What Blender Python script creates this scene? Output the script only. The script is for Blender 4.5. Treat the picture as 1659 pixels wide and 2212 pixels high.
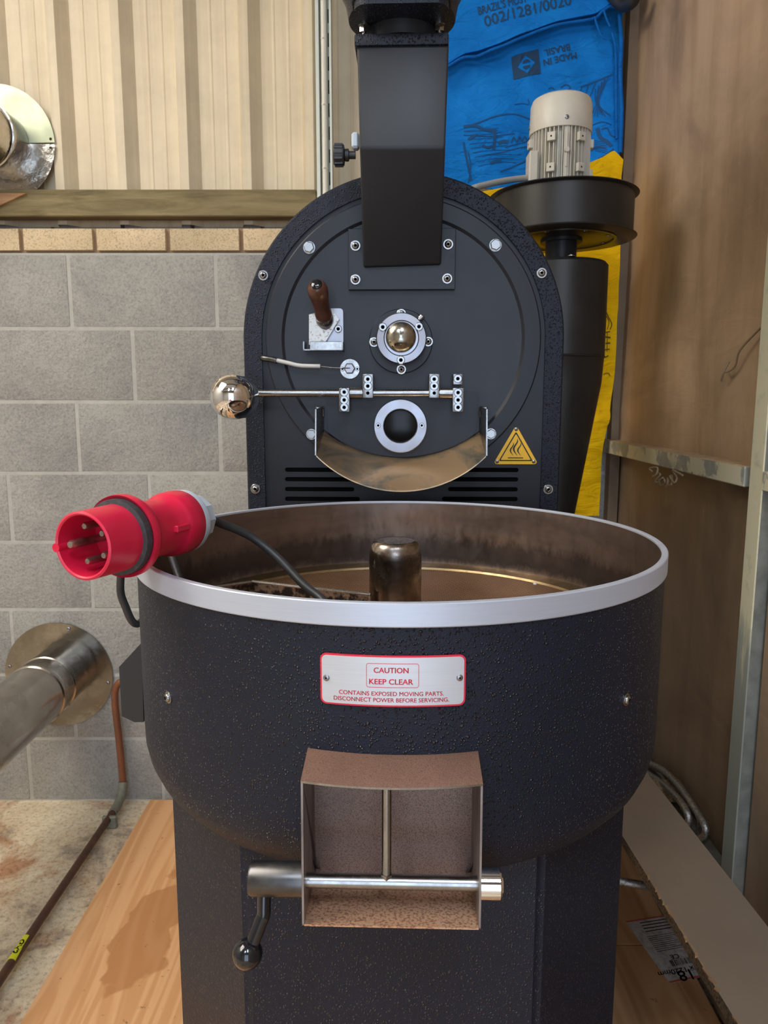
import bpy, bmesh, math, random
from math import sin, cos, pi, radians, atan2, sqrt
from mathutils import Vector, Matrix, noise
random.seed(7)
for o in list(bpy.data.objects): bpy.data.objects.remove(o)
C = bpy.context.scene.collection
SC = bpy.context.scene

# ------------------------------------------------------------------ camera, light, exposure
F, TH, CZ = 1620.0, radians(8.7), 1.364
cam = bpy.data.cameras.new('camera'); co = bpy.data.objects.new('camera', cam); C.objects.link(co)
co.location = (0, 0, CZ); co.rotation_euler = (pi/2-TH, 0, 0)
cam.sensor_fit = 'VERTICAL'; cam.sensor_height = 36; cam.lens = 36*F/2212; cam.clip_start = .01
cam.dof.use_dof = True; cam.dof.focus_distance = .82; cam.dof.aperture_fstop = 20
SC.camera = co
w = bpy.data.worlds.new('world'); SC.world = w; w.use_nodes = True
w.node_tree.nodes['Background'].inputs[0].default_value = (.75, .85, 1, 1)
w.node_tree.nodes['Background'].inputs[1].default_value = .6
def area(name, loc, target, sx, sy, energy, col, spread=180):
    l = bpy.data.lights.new(name, 'AREA'); l.shape = 'RECTANGLE'; l.size = sx; l.size_y = sy
    l.energy = energy; l.color = col; l.spread = radians(spread)
    o = bpy.data.objects.new(name, l); C.objects.link(o); o.location = loc
    o.rotation_euler = (Vector(target)-Vector(loc)).to_track_quat('-Z', 'Y').to_euler()
    return o
area('skylight_or_glint_lamp', (-2.3, .35, 3.50), (-2.0, .55, 0), 1.6, 2.6, 72, (1, .94, .84))  # warm skylight up to the left
area('doorway_light', (.05, -2.85, 1.5), (.05, 0, 1.3), 1.9, 2.6, 16, (.60, .77, 1))
area('skylight_or_glint_lamp', (.30, -1.2, 3.50), (.25, -.8, 0), .35, 1.0, 19, (.74, .85, 1))  # small overhead lamp added to bring out glints on the textured paint
area('skylight_or_glint_lamp', (-.75, -1.5, 3.50), (-.6, -1.0, 0), .35, 1.0, 17, (.78, .88, 1))  # second small lamp added overhead for the same glints
SC.view_settings.view_transform = 'Standard'; SC.view_settings.look = 'None'
SC.view_settings.gamma = 1; SC.view_settings.use_curve_mapping = False
SC.view_settings.exposure = 1.17

# ------------------------------------------------------------------ geometry of the picture -> places
cT, sT = cos(TH), sin(TH)
CAM = Vector((0, 0, CZ))
def ray(x, y):
    u = (x-829.5)/F; v = (y-1106)/F
    return Vector((u, cT-v*sT, -(v*cT+sT)))
def wY(x, y, Y): r = ray(x, y); return CAM+r*(Y/r.y)
def wX(x, y, X): r = ray(x, y); return CAM+r*(X/r.x)
def wZ(x, y, Z): r = ray(x, y); return CAM+r*((Z-CZ)/r.z)
def wT(x, y, t): return CAM+ray(x, y)*t
BETA = radians(1.8)
MO = Vector((.0195, .942, 0))                    # machine frame: origin on the floor under the cooling tray
MROT = Matrix.Rotation(-BETA, 4, 'Z')
MF = Matrix.Translation(MO) @ MROT
MFI = MF.inverted()
def m(x, y, ym):                                 # point of the plane ym in the machine frame
    c = MFI @ CAM; r = MFI.to_3x3() @ ray(x, y)
    return c+r*((ym-c.y)/r.y)
def toM(p): return MFI @ Vector(p)
def pxm(y, ym):                                  # metres per pixel there
    r = ray(829, y); return ((ym+MO.y)/r.y)/F

# ------------------------------------------------------------------ materials
def col4(c): return (c[0], c[1], c[2], 1)
def new_mat(name):
    mt = bpy.data.materials.new(name); mt.use_nodes = True
    nt = mt.node_tree; b = nt.nodes['Principled BSDF']
    return mt, nt, b
def N(nt, t, **k):
    n = nt.nodes.new(t)
    for a, v in k.items():
        if a.startswith('i_'): n.inputs[a[2:]].default_value = v
        elif a.startswith('n_'): n.inputs[int(a[2:])].default_value = v
        else: setattr(n, a, v)
    return n
def coords(nt, scale=(1, 1, 1), rot=(0, 0, 0)):
    tc = N(nt, 'ShaderNodeTexCoord'); mp = N(nt, 'ShaderNodeMapping')
    mp.inputs['Scale'].default_value = scale; mp.inputs['Rotation'].default_value = rot
    nt.links.new(tc.outputs['Object'], mp.inputs['Vector']); return mp.outputs[0]
def nz(nt, vec, scale, detail=4, rough=.6, dist=0):
    n = N(nt, 'ShaderNodeTexNoise'); n.inputs['Scale'].default_value = scale; n.inputs['Detail'].default_value = detail
    n.inputs['Roughness'].default_value = rough; n.inputs['Distortion'].default_value = dist
    nt.links.new(vec, n.inputs['Vector']); return n.outputs['Fac']
def ramp(nt, fac, stops):
    r = N(nt, 'ShaderNodeValToRGB'); e = r.color_ramp.elements
    while len(e) < len(stops): e.new(.5)
    for k, (p, c) in enumerate(stops):
        e[k].position = p; e[k].color = col4(c) if not isinstance(c, (int, float)) else (c, c, c, 1)
    nt.links.new(fac, r.inputs[0]); return r.outputs[0]
def mixc(nt, fac, a, b, mode='MIX'):
    n = N(nt, 'ShaderNodeMix', data_type='RGBA', blend_type=mode)
    for s, v in ((0, fac), (6, a), (7, b)):
        if hasattr(v, 'links'): nt.links.new(v, n.inputs[s])
        elif isinstance(v, (int, float)): n.inputs[s].default_value = v
        else: n.inputs[s].default_value = col4(v)
    return n.outputs[2]
def bump(nt, b, h, strength, dist, prev=None):
    n = N(nt, 'ShaderNodeBump'); n.inputs['Strength'].default_value = strength; n.inputs['Distance'].default_value = dist
    nt.links.new(h, n.inputs['Height'])
    if prev is not None: nt.links.new(prev, n.inputs['Normal'])
    nt.links.new(n.outputs[0], b.inputs['Normal']); return n.outputs[0]
def mat(name, c, rough=.5, metal=0, c2=None, vs=8, stretch=(1, 1, 1), lo=.35, hi=.65, bmp=None, rvar=0, coat=0):
    mt, nt, b = new_mat(name)
    b.inputs['Base Color'].default_value = col4(c); b.inputs['Roughness'].default_value = rough; b.inputs['Metallic'].default_value = metal
    if coat: b.inputs['Coat Weight'].default_value = coat; b.inputs['Coat Roughness'].default_value = .15
    v = coords(nt, stretch)
    if c2 is not None:
        f = nz(nt, v, vs, 6, .65)
        nt.links.new(ramp(nt, f, [(lo, c), (hi, c2)]), b.inputs['Base Color'])
        if rvar: nt.links.new(ramp(nt, f, [(lo, rough), (hi, min(1, rough+rvar))]), b.inputs['Roughness'])
    if bmp:
        bump(nt, b, nz(nt, v, bmp[0], 5, .6), bmp[1], bmp[2])
    return mt

def textured_black(name, base=(.0072, .0100, .0190), blobs=1.0, rough=.42, scale=1.0):
    mt, nt, b = new_mat(name); v = coords(nt)
    b.inputs['Roughness'].default_value = rough; b.inputs['Specular IOR Level'].default_value = .30
    f = nz(nt, v, 4, 3)
    nt.links.new(ramp(nt, f, [(.3, base), (.7, tuple(k*1.35 for k in base))]), b.inputs['Base Color'])
    vn = N(nt, 'ShaderNodeTexNoise'); vn.inputs['Scale'].default_value = 60; nt.links.new(v, vn.inputs['Vector'])
    mx = N(nt, 'ShaderNodeMix', data_type='RGBA'); mx.inputs[0].default_value = .008
    nt.links.new(v, mx.inputs[6]); nt.links.new(vn.outputs['Color'], mx.inputs[7])
    vo = N(nt, 'ShaderNodeTexVoronoi'); vo.inputs['Scale'].default_value = 330*scale; vo.inputs['Randomness'].default_value = 1
    nt.links.new(mx.outputs[2], vo.inputs['Vector'])
    blob = ramp(nt, vo.outputs['Distance'], [(.10, 1.0), (.42, 0.0)])
    sep = N(nt, 'ShaderNodeSeparateColor'); nt.links.new(vo.outputs['Color'], sep.inputs[0])
    pick = ramp(nt, sep.outputs[0], [(.22, 0.0), (.75, 1.0)])
    mu = N(nt, 'ShaderNodeMath', operation='MULTIPLY'); nt.links.new(blob, mu.inputs[0]); nt.links.new(pick, mu.inputs[1])
    nt.links.new(ramp(nt, mu.outputs[0], [(.05, rough), (.5, .24)]), b.inputs['Roughness']); nt.links.new(ramp(nt, mu.outputs[0], [(.05, .30), (.5, .95)]), b.inputs['Specular IOR Level'])
    b1 = bump(nt, b, nz(nt, v, 520, 3, .7), .55, .0014)
    bump(nt, b, mu.outputs[0], 1.0*blobs, .0030, b1)
    return mt
M_tex = textured_black('textured_black_paint')
M_tex2 = textured_black('textured_black_paint_fine', blobs=.55, rough=.4)
M_face = mat('satin_black_plate', (.011, .012, .017), .34, 0, (.017, .018, .024), 5, bmp=(90, .08, .001), rvar=.1)
M_face.node_tree.nodes['Principled BSDF'].inputs['Specular IOR Level'].default_value = .36
M_blackshade = mat('smooth_charcoal_paint', (.018, .019, .022), .42, 0, (.024, .025, .029), 6, bmp=(200, .05, .001))
M_dark = mat('dark_void', (.004, .004, .004), .8)
M_dark.node_tree.nodes['Principled BSDF'].inputs['Specular IOR Level'].default_value = 0
M_cyc = mat('warm_black_sheet_metal', (.022, .020, .018), .36, .25, (.032, .029, .026), 5, rvar=.1)
M_cyc_under = mat('dark_underside', (.05, .045, .035), .3, .5)
M_steel = mat('bright_steel', (.40, .40, .40), .2, 1, (.30, .29, .28), 60, rvar=.12)
M_zinc = mat('zinc_plated_steel', (.30, .30, .335), .27, .95, (.36, .34, .36), 30, rvar=.1)
M_blackshade.node_tree.nodes['Principled BSDF'].inputs['Specular IOR Level'].default_value = .36
M_chrome = mat('chrome', (.86, .86, .87), .03, 1)
M_alu = mat('brushed_aluminium_band', (.55, .59, .68), .42, .5, (.59, .63, .72), 30, stretch=(1, 1, 25), rvar=.05)
M_grey_steel = mat('dark_grey_steel', (.10, .10, .105), .3, 1, (.17, .16, .15), 30, rvar=.15)
M_blackball = mat('black_bakelite', (.006, .007, .010), .1, 0, coat=.4)
M_rubber = mat('black_rubber_cable', (.02, .021, .023), .45, 0, (.035, .035, .036), 30, bmp=(150, .15, .001))
M_red = mat('red_plug_plastic', (.62, .007, .045), .34, 0, (.68, .018, .06), 30, bmp=(90, .06, .001))
M_grey_pl = mat('pale_blue_grey_plastic', (.50, .57, .63), .4, 0, (.45, .52, .58), 20)
M_gasket = mat('dusty_black_gasket', (.035, .035, .038), .6, 0, (.09, .09, .09), 160, lo=.5, hi=.75)
M_pin = mat('nickel_pin', (.30, .28, .27), .3, 1, (.50, .44, .38), 60, rvar=.1)
M_wood_handle = mat('brown_wooden_handle', (.065, .022, .013), .32, 0, (.11, .04, .022), 18, stretch=(4, 1, 4), coat=.25)
M_brass = mat('tarnished_brass', (.46, .43, .35), .11, 1, (.32, .30, .24), 45, rvar=.25)
M_glass_dark = mat('dark_sight_glass', (.004, .0035, .0035), .22); M_glass_dark.node_tree.nodes['Principled BSDF'].inputs['Specular IOR Level'].default_value = .25
M_white_sl = mat('white_sleeve', (.55, .53, .50), .5)
M_motor = mat('light_grey_motor_paint', (.62, .57, .47), .42, 0, (.55, .50, .41), 15)
M_conduit = mat('grey_flexible_conduit', (.33, .33, .31), .5)
M_yellow_sign = mat('yellow_sign', (.92, .50, .01), .4)
M_sign_black = mat('sign_black', (.012, .012, .01), .5)
M_sign_red = mat('sign_red', (.70, .02, .05), .45)
M_caution = mat('brushed_sign_plate', (.62, .64, .68), .36, .45, (.66, .68, .72), 20, stretch=(1, 1, 40))
M_duct = mat('dull_galvanised_duct', (.62, .58, .52), .15, 1, (.46, .42, .37), 7, rvar=.14, bmp=(14, .12, .01))
M_duct_plate_pale = mat('pale_galvanised_plate', (.42, .45, .33), .3, .8, (.36, .39, .28), 10, rvar=.2)
M_duct_plate = mat('galvanised_plate', (.30, .29, .27), .08, 1, (.20, .185, .16), 10, rvar=.15, bmp=(10, .1, .01))
M_duct_bright = mat('shiny_galvanised_plate', (.60, .58, .54), .13, 1, (.48, .46, .43), 12, rvar=.12, bmp=(16, .3, .01))
M_ply_label = mat('label_paper', (.42, .38, .35), .7, 0, (.20, .17, .15), 55, lo=.45, hi=.75)
M_black_box = mat('black_plastic_box', (.022, .022, .022), .45, bmp=(40, .1, .001))
M_copper = mat('weathered_copper_pipe', (.16, .075, .045), .42, .5, (.10, .06, .045), 25, rvar=.1)
M_copper_red = mat('orange_copper_pipe', (.27, .10, .05), .45, .4, (.17, .075, .04), 12)
M_solder = mat('verdigris_elbow', (.26, .26, .20), .6, .2, (.17, .16, .12), 60)
M_tape = mat('yellow_green_tape', (.72, .72, .02), .45)
M_braid = mat('braided_steel_hose', (.50, .47, .42), .35, .8, (.28, .26, .23), 220, lo=.45, hi=.55, bmp=(260, .7, .002))
M_twine = mat('jute_twine', (.30, .22, .13), .9)
M_cable_white = mat('white_conduit', (.84, .80, .68), .5, 0, (.76, .72, .60), 12)
M_channel = mat('pale_green_galvanised_channel', (.62, .66, .58), .45, .2, (.72, .74, .66), 20, rvar=.1)

def mat_block():
    mt, nt, b = new_mat('grey_concrete_block'); v = coords(nt); b.inputs['Roughness'].default_value = .85
    a = ramp(nt, nz(nt, v, 3.6, 6, .65, .5), [(.28, (.30, .29, .275)), (.5, (.40, .385, .35)), (.72, (.47, .45, .40))])
    s = ramp(nt, nz(nt, v, 170, 3, .7), [(.33, .72), (.55, 1.0)])
    nt.links.new(mixc(nt, 1.0, a, s, 'MULTIPLY'), b.inputs['Base Color'])
    b1 = bump(nt, b, nz(nt, v, 90, 6, .72), .7, .009); bump(nt, b, nz(nt, v, 12, 3), .35, .02, b1)
    return mt
M_block = mat_block()
M_mortar = mat('pale_mortar', (.47, .455, .41), .9, 0, (.39, .375, .335), 14, bmp=(60, .6, .004))
M_mortar_brown = mat('brown_mortar', (.30, .19, .11), .9, 0, (.36, .24, .15), 40, bmp=(90, .6, .004))
def mat_brick():
    mt, nt, b = new_mat('buff_brick'); v = coords(nt); b.inputs['Roughness'].default_value = .85
    a = ramp(nt, nz(nt, v, 9, 5), [(.3, (.62, .47, .28)), (.7, (.72, .56, .36))])
    s = ramp(nt, nz(nt, v, 230, 2, .7), [(.33, .6), (.5, 1.0)])
    nt.links.new(mixc(nt, 1.0, a, s, 'MULTIPLY'), b.inputs['Base Color'])
    bump(nt, b, nz(nt, v, 160, 5, .7), .5, .004); return mt
M_brick = mat_brick()
def mat_cladding():
    mt, nt, b = new_mat('cream_painted_cladding'); b.inputs['Roughness'].default_value = .55
    v = coords(nt, (9, 9, .25)); v2 = coords(nt)
    a = ramp(nt, nz(nt, v, 4, 6, .6), [(.28, (.68, .56, .38)), (.5, (.75, .63, .44)), (.75, (.79, .68, .49))])
    s = ramp(nt, nz(nt, v2, 6, 6, .7), [(.3, .86), (.6, 1.0)])
    nt.links.new(mixc(nt, 1.0, a, s, 'MULTIPLY'), b.inputs['Base Color'])
    bump(nt, b, nz(nt, v, 5, 2), .25, .004); return mt
M_clad = mat_cladding()
def mat_timber(name, a, b_, c, sc=(1.2, 9, 9), ws=3):
    mt, nt, b = new_mat(name); b.inputs['Roughness'].default_value = .8
    v = coords(nt, sc)
    col = ramp(nt, nz(nt, v, ws, 8, .65, .6), [(.32, a), (.5, b_), (.68, c)])
    v2 = coords(nt); k = nz(nt, v2, 2.5, 2)
    nt.links.new(mixc(nt, 1.0, col, ramp(nt, k, [(.3, .75), (.6, 1.0)]), 'MULTIPLY'), b.inputs['Base Color'])
    bump(nt, b, nz(nt, v, ws*3, 6), .4, .003); return mt
M_timber = mat_timber('greenish_treated_timber', (.13, .10, .045), (.24, .185, .085), (.33, .26, .13))
M_timber2 = mat_timber('raw_orange_timber', (.38, .20, .09), (.5, .28, .14), (.6, .38, .2))
def mat_ply(name, dark=1.0, stain=True):
    mt, nt, b = new_mat(name); b.inputs['Roughness'].default_value = .55
    v = coords(nt, (7.5, .55, 5)); v2 = coords(nt)
    g = nz(nt, v, 1.5, 3, .45, .8)
    wv = N(nt, 'ShaderNodeMath', operation='MULTIPLY'); wv.inputs[1].default_value = 46; nt.links.new(g, wv.inputs[0])
    sn = N(nt, 'ShaderNodeMath', operation='SINE'); nt.links.new(wv.outputs[0], sn.inputs[0])
    ad = N(nt, 'ShaderNodeMapRange'); ad.inputs[1].default_value = -1; ad.inputs[2].default_value = 1; nt.links.new(sn.outputs[0], ad.inputs[0])
    D = dark
    a = ramp(nt, ad.outputs[0], [(.05, (.60*D, .30*D, .125*D)), (.6, (.67*D, .355*D, .16*D)), (.95, (.70*D, .385*D, .18*D))])
    sc = wZ(330, 2000, .018)
    mp = N(nt, 'ShaderNodeMapping'); mp.vector_type = 'TEXTURE'
    mp.inputs['Location'].default_value = (sc.x, sc.y, .018); mp.inputs['Rotation'].default_value = (0, 0, -.12); mp.inputs['Scale'].default_value = (.085, .24, 1)
    nt.links.new(v2, mp.inputs['Vector'])
    ln = N(nt, 'ShaderNodeVectorMath', operation='LENGTH'); nt.links.new(mp.outputs[0], ln.inputs[0])
    nn_ = nz(nt, v2, 9, 3, .5); ma = N(nt, 'ShaderNodeMath', operation='MULTIPLY_ADD'); ma.inputs[1].default_value = 1.4; nt.links.new(nn_, ma.inputs[0]); nt.links.new(ln.outputs['Value'], ma.inputs[2])
    mk = ramp(nt, ma.outputs[0], [(0, 1.0), (1, 1.0)]); mr = N(nt, 'ShaderNodeMapRange'); mr.inputs[1].default_value = 1.55; mr.inputs[2].default_value = 1.62; mr.inputs[3].default_value = .7; mr.inputs[4].default_value = 0
    nt.links.new(ma.outputs[0], mr.inputs[0])
    c = mixc(nt, mr.outputs[0] if stain else 0.0, a, (.42*D, .17*D, .055*D))
    sp = ramp(nt, nz(nt, v2, 40, 4, .7), [(.27, .35), (.34, 1.0)])
    nt.links.new(mixc(nt, 1.0, c, sp, 'MULTIPLY'), b.inputs['Base Color'])
    bump(nt, b, ad.outputs[0], .06, .001); return mt
M_ply = mat_ply('orange_pine_plywood'); M_ply_dark = mat_ply('red_brown_plywood', .62, False)
def mat_floor():
    mt, nt, b = new_mat('rust_stained_concrete'); b.inputs['Roughness'].default_value = .85; v = coords(nt)
    a = ramp(nt, nz(nt, v, 2.6, 8, .68, .5), [(.34, (.17, .155, .145)), (.43, (.42, .33, .24)), (.48, (.66, .53, .36)), (.62, (.80, .69, .50))])
    r = ramp(nt, nz(nt, v, 4.2, 7, .6, .9), [(.50, 0.0), (.62, .8)])
    c = mixc(nt, r, a, (.40, .17, .07))
    sp = ramp(nt, nz(nt, v, 75, 4, .7), [(.32, .55), (.5, 1.0)])
    nt.links.new(mixc(nt, 1.0, c, sp, 'MULTIPLY'), b.inputs['Base Color'])
    b1 = bump(nt, b, nz(nt, v, 60, 6, .7), .6, .008); bump(nt, b, nz(nt, v, 6, 4), .4, .03, b1); return mt
M_floor = mat_floor()
def mat_board(name, D=1.0):
    mt, nt, b = new_mat(name); b.inputs['Roughness'].default_value = .62; v = coords(nt); vs = coords(nt, (1, 5, .7))
    a = ramp(nt, nz(nt, vs, 1.6, 6, .6, .4), [(.3, (.36*D, .23*D, .13*D)), (.5, (.48*D, .325*D, .195*D)), (.72, (.56*D, .39*D, .25*D))])
    st = ramp(nt, nz(nt, v, 2.4, 6, .6, .8), [(.34, .70), (.56, 1.0)])
    sp = ramp(nt, nz(nt, v, 55, 3, .6), [(.70, 0.0), (.78, .5)])
    c = mixc(nt, 1.0, a, st, 'MULTIPLY')
    nt.links.new(mixc(nt, sp, c, (.5, .4, .28)), b.inputs['Base Color'])
    b1 = bump(nt, b, nz(nt, v, 320, 3), .3, .002); bump(nt, b, nz(nt, coords(nt, (1, 1.2, 3.5), (0.3, 0, 0)), 3.2, 4, .5, 1.2), .18, .02, b1); return mt
M_board = mat_board('brown_hessian_faced_board'); M_board2 = mat_board('dull_brown_board', .55); M_batten = mat_board('dark_corner_batten', .8)
def mat_patchy(name):
    mt, nt, b = new_mat(name); v = coords(nt)
    f = ramp(nt, nz(nt, v, 9, 5, .65), [(.46, 0.0), (.5, 1.0)])
    st = nz(nt, v, 60, 4)
    z = ramp(nt, st, [(.3, (.24, .25, .22)), (.7, (.33, .34, .30))])
    nt.links.new(mixc(nt, f, z, (.58, .54, .38)), b.inputs['Base Color'])
    b.inputs['Roughness'].default_value = .5
    bump(nt, b, f, .25, .002); return mt
M_patch = mat_patchy('galvanised_steel_with_cream_paint')
M_galv = mat('grey_galvanised_steel', (.22, .225, .20), .42, .5, (.33, .33, .29), 22, rvar=.1, bmp=(50, .1, .002))
M_cream = mat('cream_paint_on_steel', (.58, .54, .38), .5, 0, (.42, .41, .32), 35, lo=.55, hi=.72, bmp=(70, .3, .002))
nt_ = M_cream.node_tree; b_ = nt_.nodes['Principled BSDF']; v_ = coords(nt_); sx_n = N(nt_, 'ShaderNodeSeparateXYZ'); nt_.links.new(v_, sx_n.inputs[0])
ad_ = N(nt_, 'ShaderNodeMath', operation='MULTIPLY_ADD'); ad_.inputs[1].default_value = .5; nt_.links.new(nz(nt_, coords(nt_, (6, 6, 1)), 6, 5), ad_.inputs[0]); nt_.links.new(sx_n.outputs[2], ad_.inputs[2])
mr_ = N(nt_, 'ShaderNodeMapRange'); mr_.inputs[1].default_value = 1.10; mr_.inputs[2].default_value = 1.20; nt_.links.new(ad_.outputs[0], mr_.inputs[0])
old_ = b_.inputs['Base Color'].links[0].from_socket
nt_.links.new(mixc(nt_, mr_.outputs[0], (.27, .29, .25), old_), b_.inputs['Base Color'])
M_dusty = mat('dusty_ledge', (.45, .31, .17), .9, 0, (.33, .22, .12), 30, bmp=(70, .5, .004))
def mat_weave(name, c, c2, sc=900):
    mt, nt, b = new_mat(name); b.inputs['Roughness'].default_value = .75; v = coords(nt)
    a = ramp(nt, nz(nt, v, 7, 5), [(.3, c), (.7, c2)])
    nt.links.new(a, b.inputs['Base Color']); b.inputs['Specular IOR Level'].default_value = .15
    w1 = N(nt, 'ShaderNodeTexWave', bands_direction='X'); w1.inputs['Scale'].default_value = sc/6; nt.links.new(v, w1.inputs[0])
    w2 = N(nt, 'ShaderNodeTexWave', bands_direction='Z'); w2.inputs['Scale'].default_value = sc/6; nt.links.new(v, w2.inputs[0])
    mu = N(nt, 'ShaderNodeMath', operation='ADD'); nt.links.new(w1.outputs['Fac'], mu.inputs[0]); nt.links.new(w2.outputs['Fac'], mu.inputs[1])
    b1 = bump(nt, b, mu.outputs[0], .3, .002); bump(nt, b, nz(nt, coords(nt, (1, 1, 2.2), (0, .4, 0)), 11, 4, .55, .8), .85, .016, b1)
    return mt
M_blue = mat_weave('blue_woven_sack', (.004, .17, .60), (.008, .25, .76))
M_blue_hem = mat_weave('blue_hem', (.003, .11, .44), (.006, .17, .58))
M_yellow = mat_weave('yellow_woven_sack', (.88, .48, .002), (.95, .58, .004))
M_ink = mat('faded_ink', (.010, .055, .13), .8)
M_ink2 = mat('pale_ink', (.006, .075, .22), .8)
M_ink_y = mat('ink_on_yellow', (.10, .06, .004), .8)
def mat_tray_inner():
    mt, nt, b = new_mat('dark_banded_tray_wall'); v = coords(nt); b.inputs['Metallic'].default_value = .85
    a = ramp(nt, nz(nt, coords(nt, (1, 1, 4)), 4.5, 5, .6), [(.3, (.17, .13, .11)), (.55, (.28, .21, .17)), (.75, (.34, .20, .13))])
    sp = N(nt, 'ShaderNodeSeparateXYZ'); nt.links.new(v, sp.inputs[0])
    n2 = nz(nt, coords(nt, (1, 1, .5)), 55, 6, .75)
    sm = N(nt, 'ShaderNodeMath', operation='MULTIPLY_ADD'); sm.inputs[1].default_value = .045; nt.links.new(n2, sm.inputs[0]); nt.links.new(sp.outputs[2], sm.inputs[2])
    dark = ramp(nt, sm.outputs[0], [(0, 0.0), (1, 1.0)])
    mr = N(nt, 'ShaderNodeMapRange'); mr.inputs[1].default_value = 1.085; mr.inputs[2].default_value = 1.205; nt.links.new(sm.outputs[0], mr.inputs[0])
    band = ramp(nt, mr.outputs[0], [(.0, .2), (.12, .9), (.34, .75), (.46, .25), (.60, 0.0)])  # darker band low on the wall, its edge broken up by noise
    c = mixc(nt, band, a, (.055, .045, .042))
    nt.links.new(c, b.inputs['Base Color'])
    nt.links.new(ramp(nt, n2, [(.3, .26), (.7, .42)]), b.inputs['Roughness'])
    return mt
M_tray_in = mat_tray_inner()
def mat_perf():
    mt, nt, b = new_mat('perforated_tray_floor'); v = coords(nt, (1, 1, 0), (0, 0, .785))
    vo = N(nt, 'ShaderNodeTexVoronoi'); vo.inputs['Scale'].default_value = 210; vo.inputs['Randomness'].default_value = 0
    nt.links.new(v, vo.inputs['Vector'])
    h = ramp(nt, vo.outputs['Distance'], [(.34, 0.0), (.42, 1.0)])
    a = ramp(nt, nz(nt, v, 12, 4), [(.3, (.30, .15, .075)), (.7, (.42, .24, .12))])
    nt.links.new(mixc(nt, h, (.012, .008, .006), a), b.inputs['Base Color'])
    b.inputs['Metallic'].default_value = .6; b.inputs['Roughness'].default_value = .42
    bump(nt, b, h, .5, .001); return mt
M_perf = mat_perf()
M_ledge = mat('bronze_ledge', (.34, .25, .13), .3, .95, (.20, .14, .08), 26, rvar=.15)
M_hub = mat('coffee_stained_steel_hub', (.40, .35, .30), .17, 1, (.13, .10, .085), 42, lo=.42, hi=.68, rvar=.2)
M_hubtop = mat('dotted_hub_top', (.40, .34, .29), .35, 1, (.15, .10, .08), 260, lo=.45, hi=.6)
def mat_speck(name, a1, a2, spk, scale=600, metal=.45, lo=.40, hi=.52, rough=.42):
    mt, nt, b = new_mat(name); v = coords(nt)
    a = ramp(nt, nz(nt, v, 14, 4), [(.3, a1), (.7, a2)])
    f = ramp(nt, nz(nt, v, scale, 3, .6), [(lo, 1.0), (hi, 0.0)])
    nt.links.new(mixc(nt, f, a, spk), b.inputs['Base Color'])
    b.inputs['Metallic'].default_value = metal; b.inputs['Roughness'].default_value = rough
    bump(nt, b, f, .15, .0005); return mt
M_rust_top = mat_speck('rust_tinted_steel', (.27, .15, .105), (.35, .205, .145), (.20, .11, .08), 900)
M_rust_back = mat_speck('grey_brown_stained_steel', (.22, .165, .145), (.29, .21, .18), (.13, .095, .08), 900)
M_rust_lip = mat_speck('copper_coloured_speckled_steel', (.62, .36, .21), (.66, .42, .27), (.34, .16, .10), 420)
M_plate_side = mat('worn_steel_side', (.42, .38, .36), .35, .85, (.20, .16, .15), 22, stretch=(1, 1, .3), rvar=.15)
def mat_bowl():
    mt, nt, b = new_mat('coffee_stained_bowl'); v = coords(nt, (1, 1, 3)); b.inputs['Metallic'].default_value = .85
    a = ramp(nt, nz(nt, v, 7, 5, .6, .8), [(.32, (.20, .19, .17)), (.43, (.50, .40, .28)), (.54, (.85, .57, .32))])
    nt.links.new(a, b.inputs['Base Color']); b.inputs['Roughness'].default_value = .3; return mt
M_bowl = mat_bowl()
M_mdf = mat('pale_brown_faced_board', (.34, .245, .165), .55, 0, (.30, .215, .145), 5, bmp=(50, .1, .001))
M_chip = mat_speck('raw_chipboard_edge', (.20, .125, .06), (.28, .18, .09), (.10, .06, .03), 220, 0, .42, .5, .9)
M_room = mat('off_white_painted_wall', (.50, .47, .42), .8, 0, (.42, .39, .35), 3)
M_ceil = mat('pale_ceiling_sheet', (.55, .53, .49), .7)
M_beam = mat('dark_roof_steel', (.10, .10, .11), .5)
M_glow = None

# ------------------------------------------------------------------ mesh helpers
def BM(): return bmesh.new()
def box(bm, c, s, bev=0, rot=None, seg=1):
    r = bmesh.ops.create_cube(bm, size=1.0); vs = r['verts']
    bmesh.ops.scale(bm, vec=s, verts=vs)
    if bev:
        es = list({e for v in vs for e in v.link_edges})
        rr = bmesh.ops.bevel(bm, geom=es, offset=bev, segments=seg, affect='EDGES', profile=.6)
        vs = list({v for f in rr['faces'] for v in f.verts} | {v for v in vs if v.is_valid})
    if rot is not None: bmesh.ops.rotate(bm, cent=(0, 0, 0), matrix=rot.to_3x3() if hasattr(rot, 'to_3x3') else rot, verts=vs)
    bmesh.ops.translate(bm, vec=c, verts=vs)
    return vs
def axes(axis):
    a = Vector(axis).normalized(); t = Vector((0, 0, 1)) if abs(a.z) < .9 else Vector((1, 0, 0))
    u = a.cross(t).normalized(); v = a.cross(u).normalized(); return a, u, v
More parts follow.
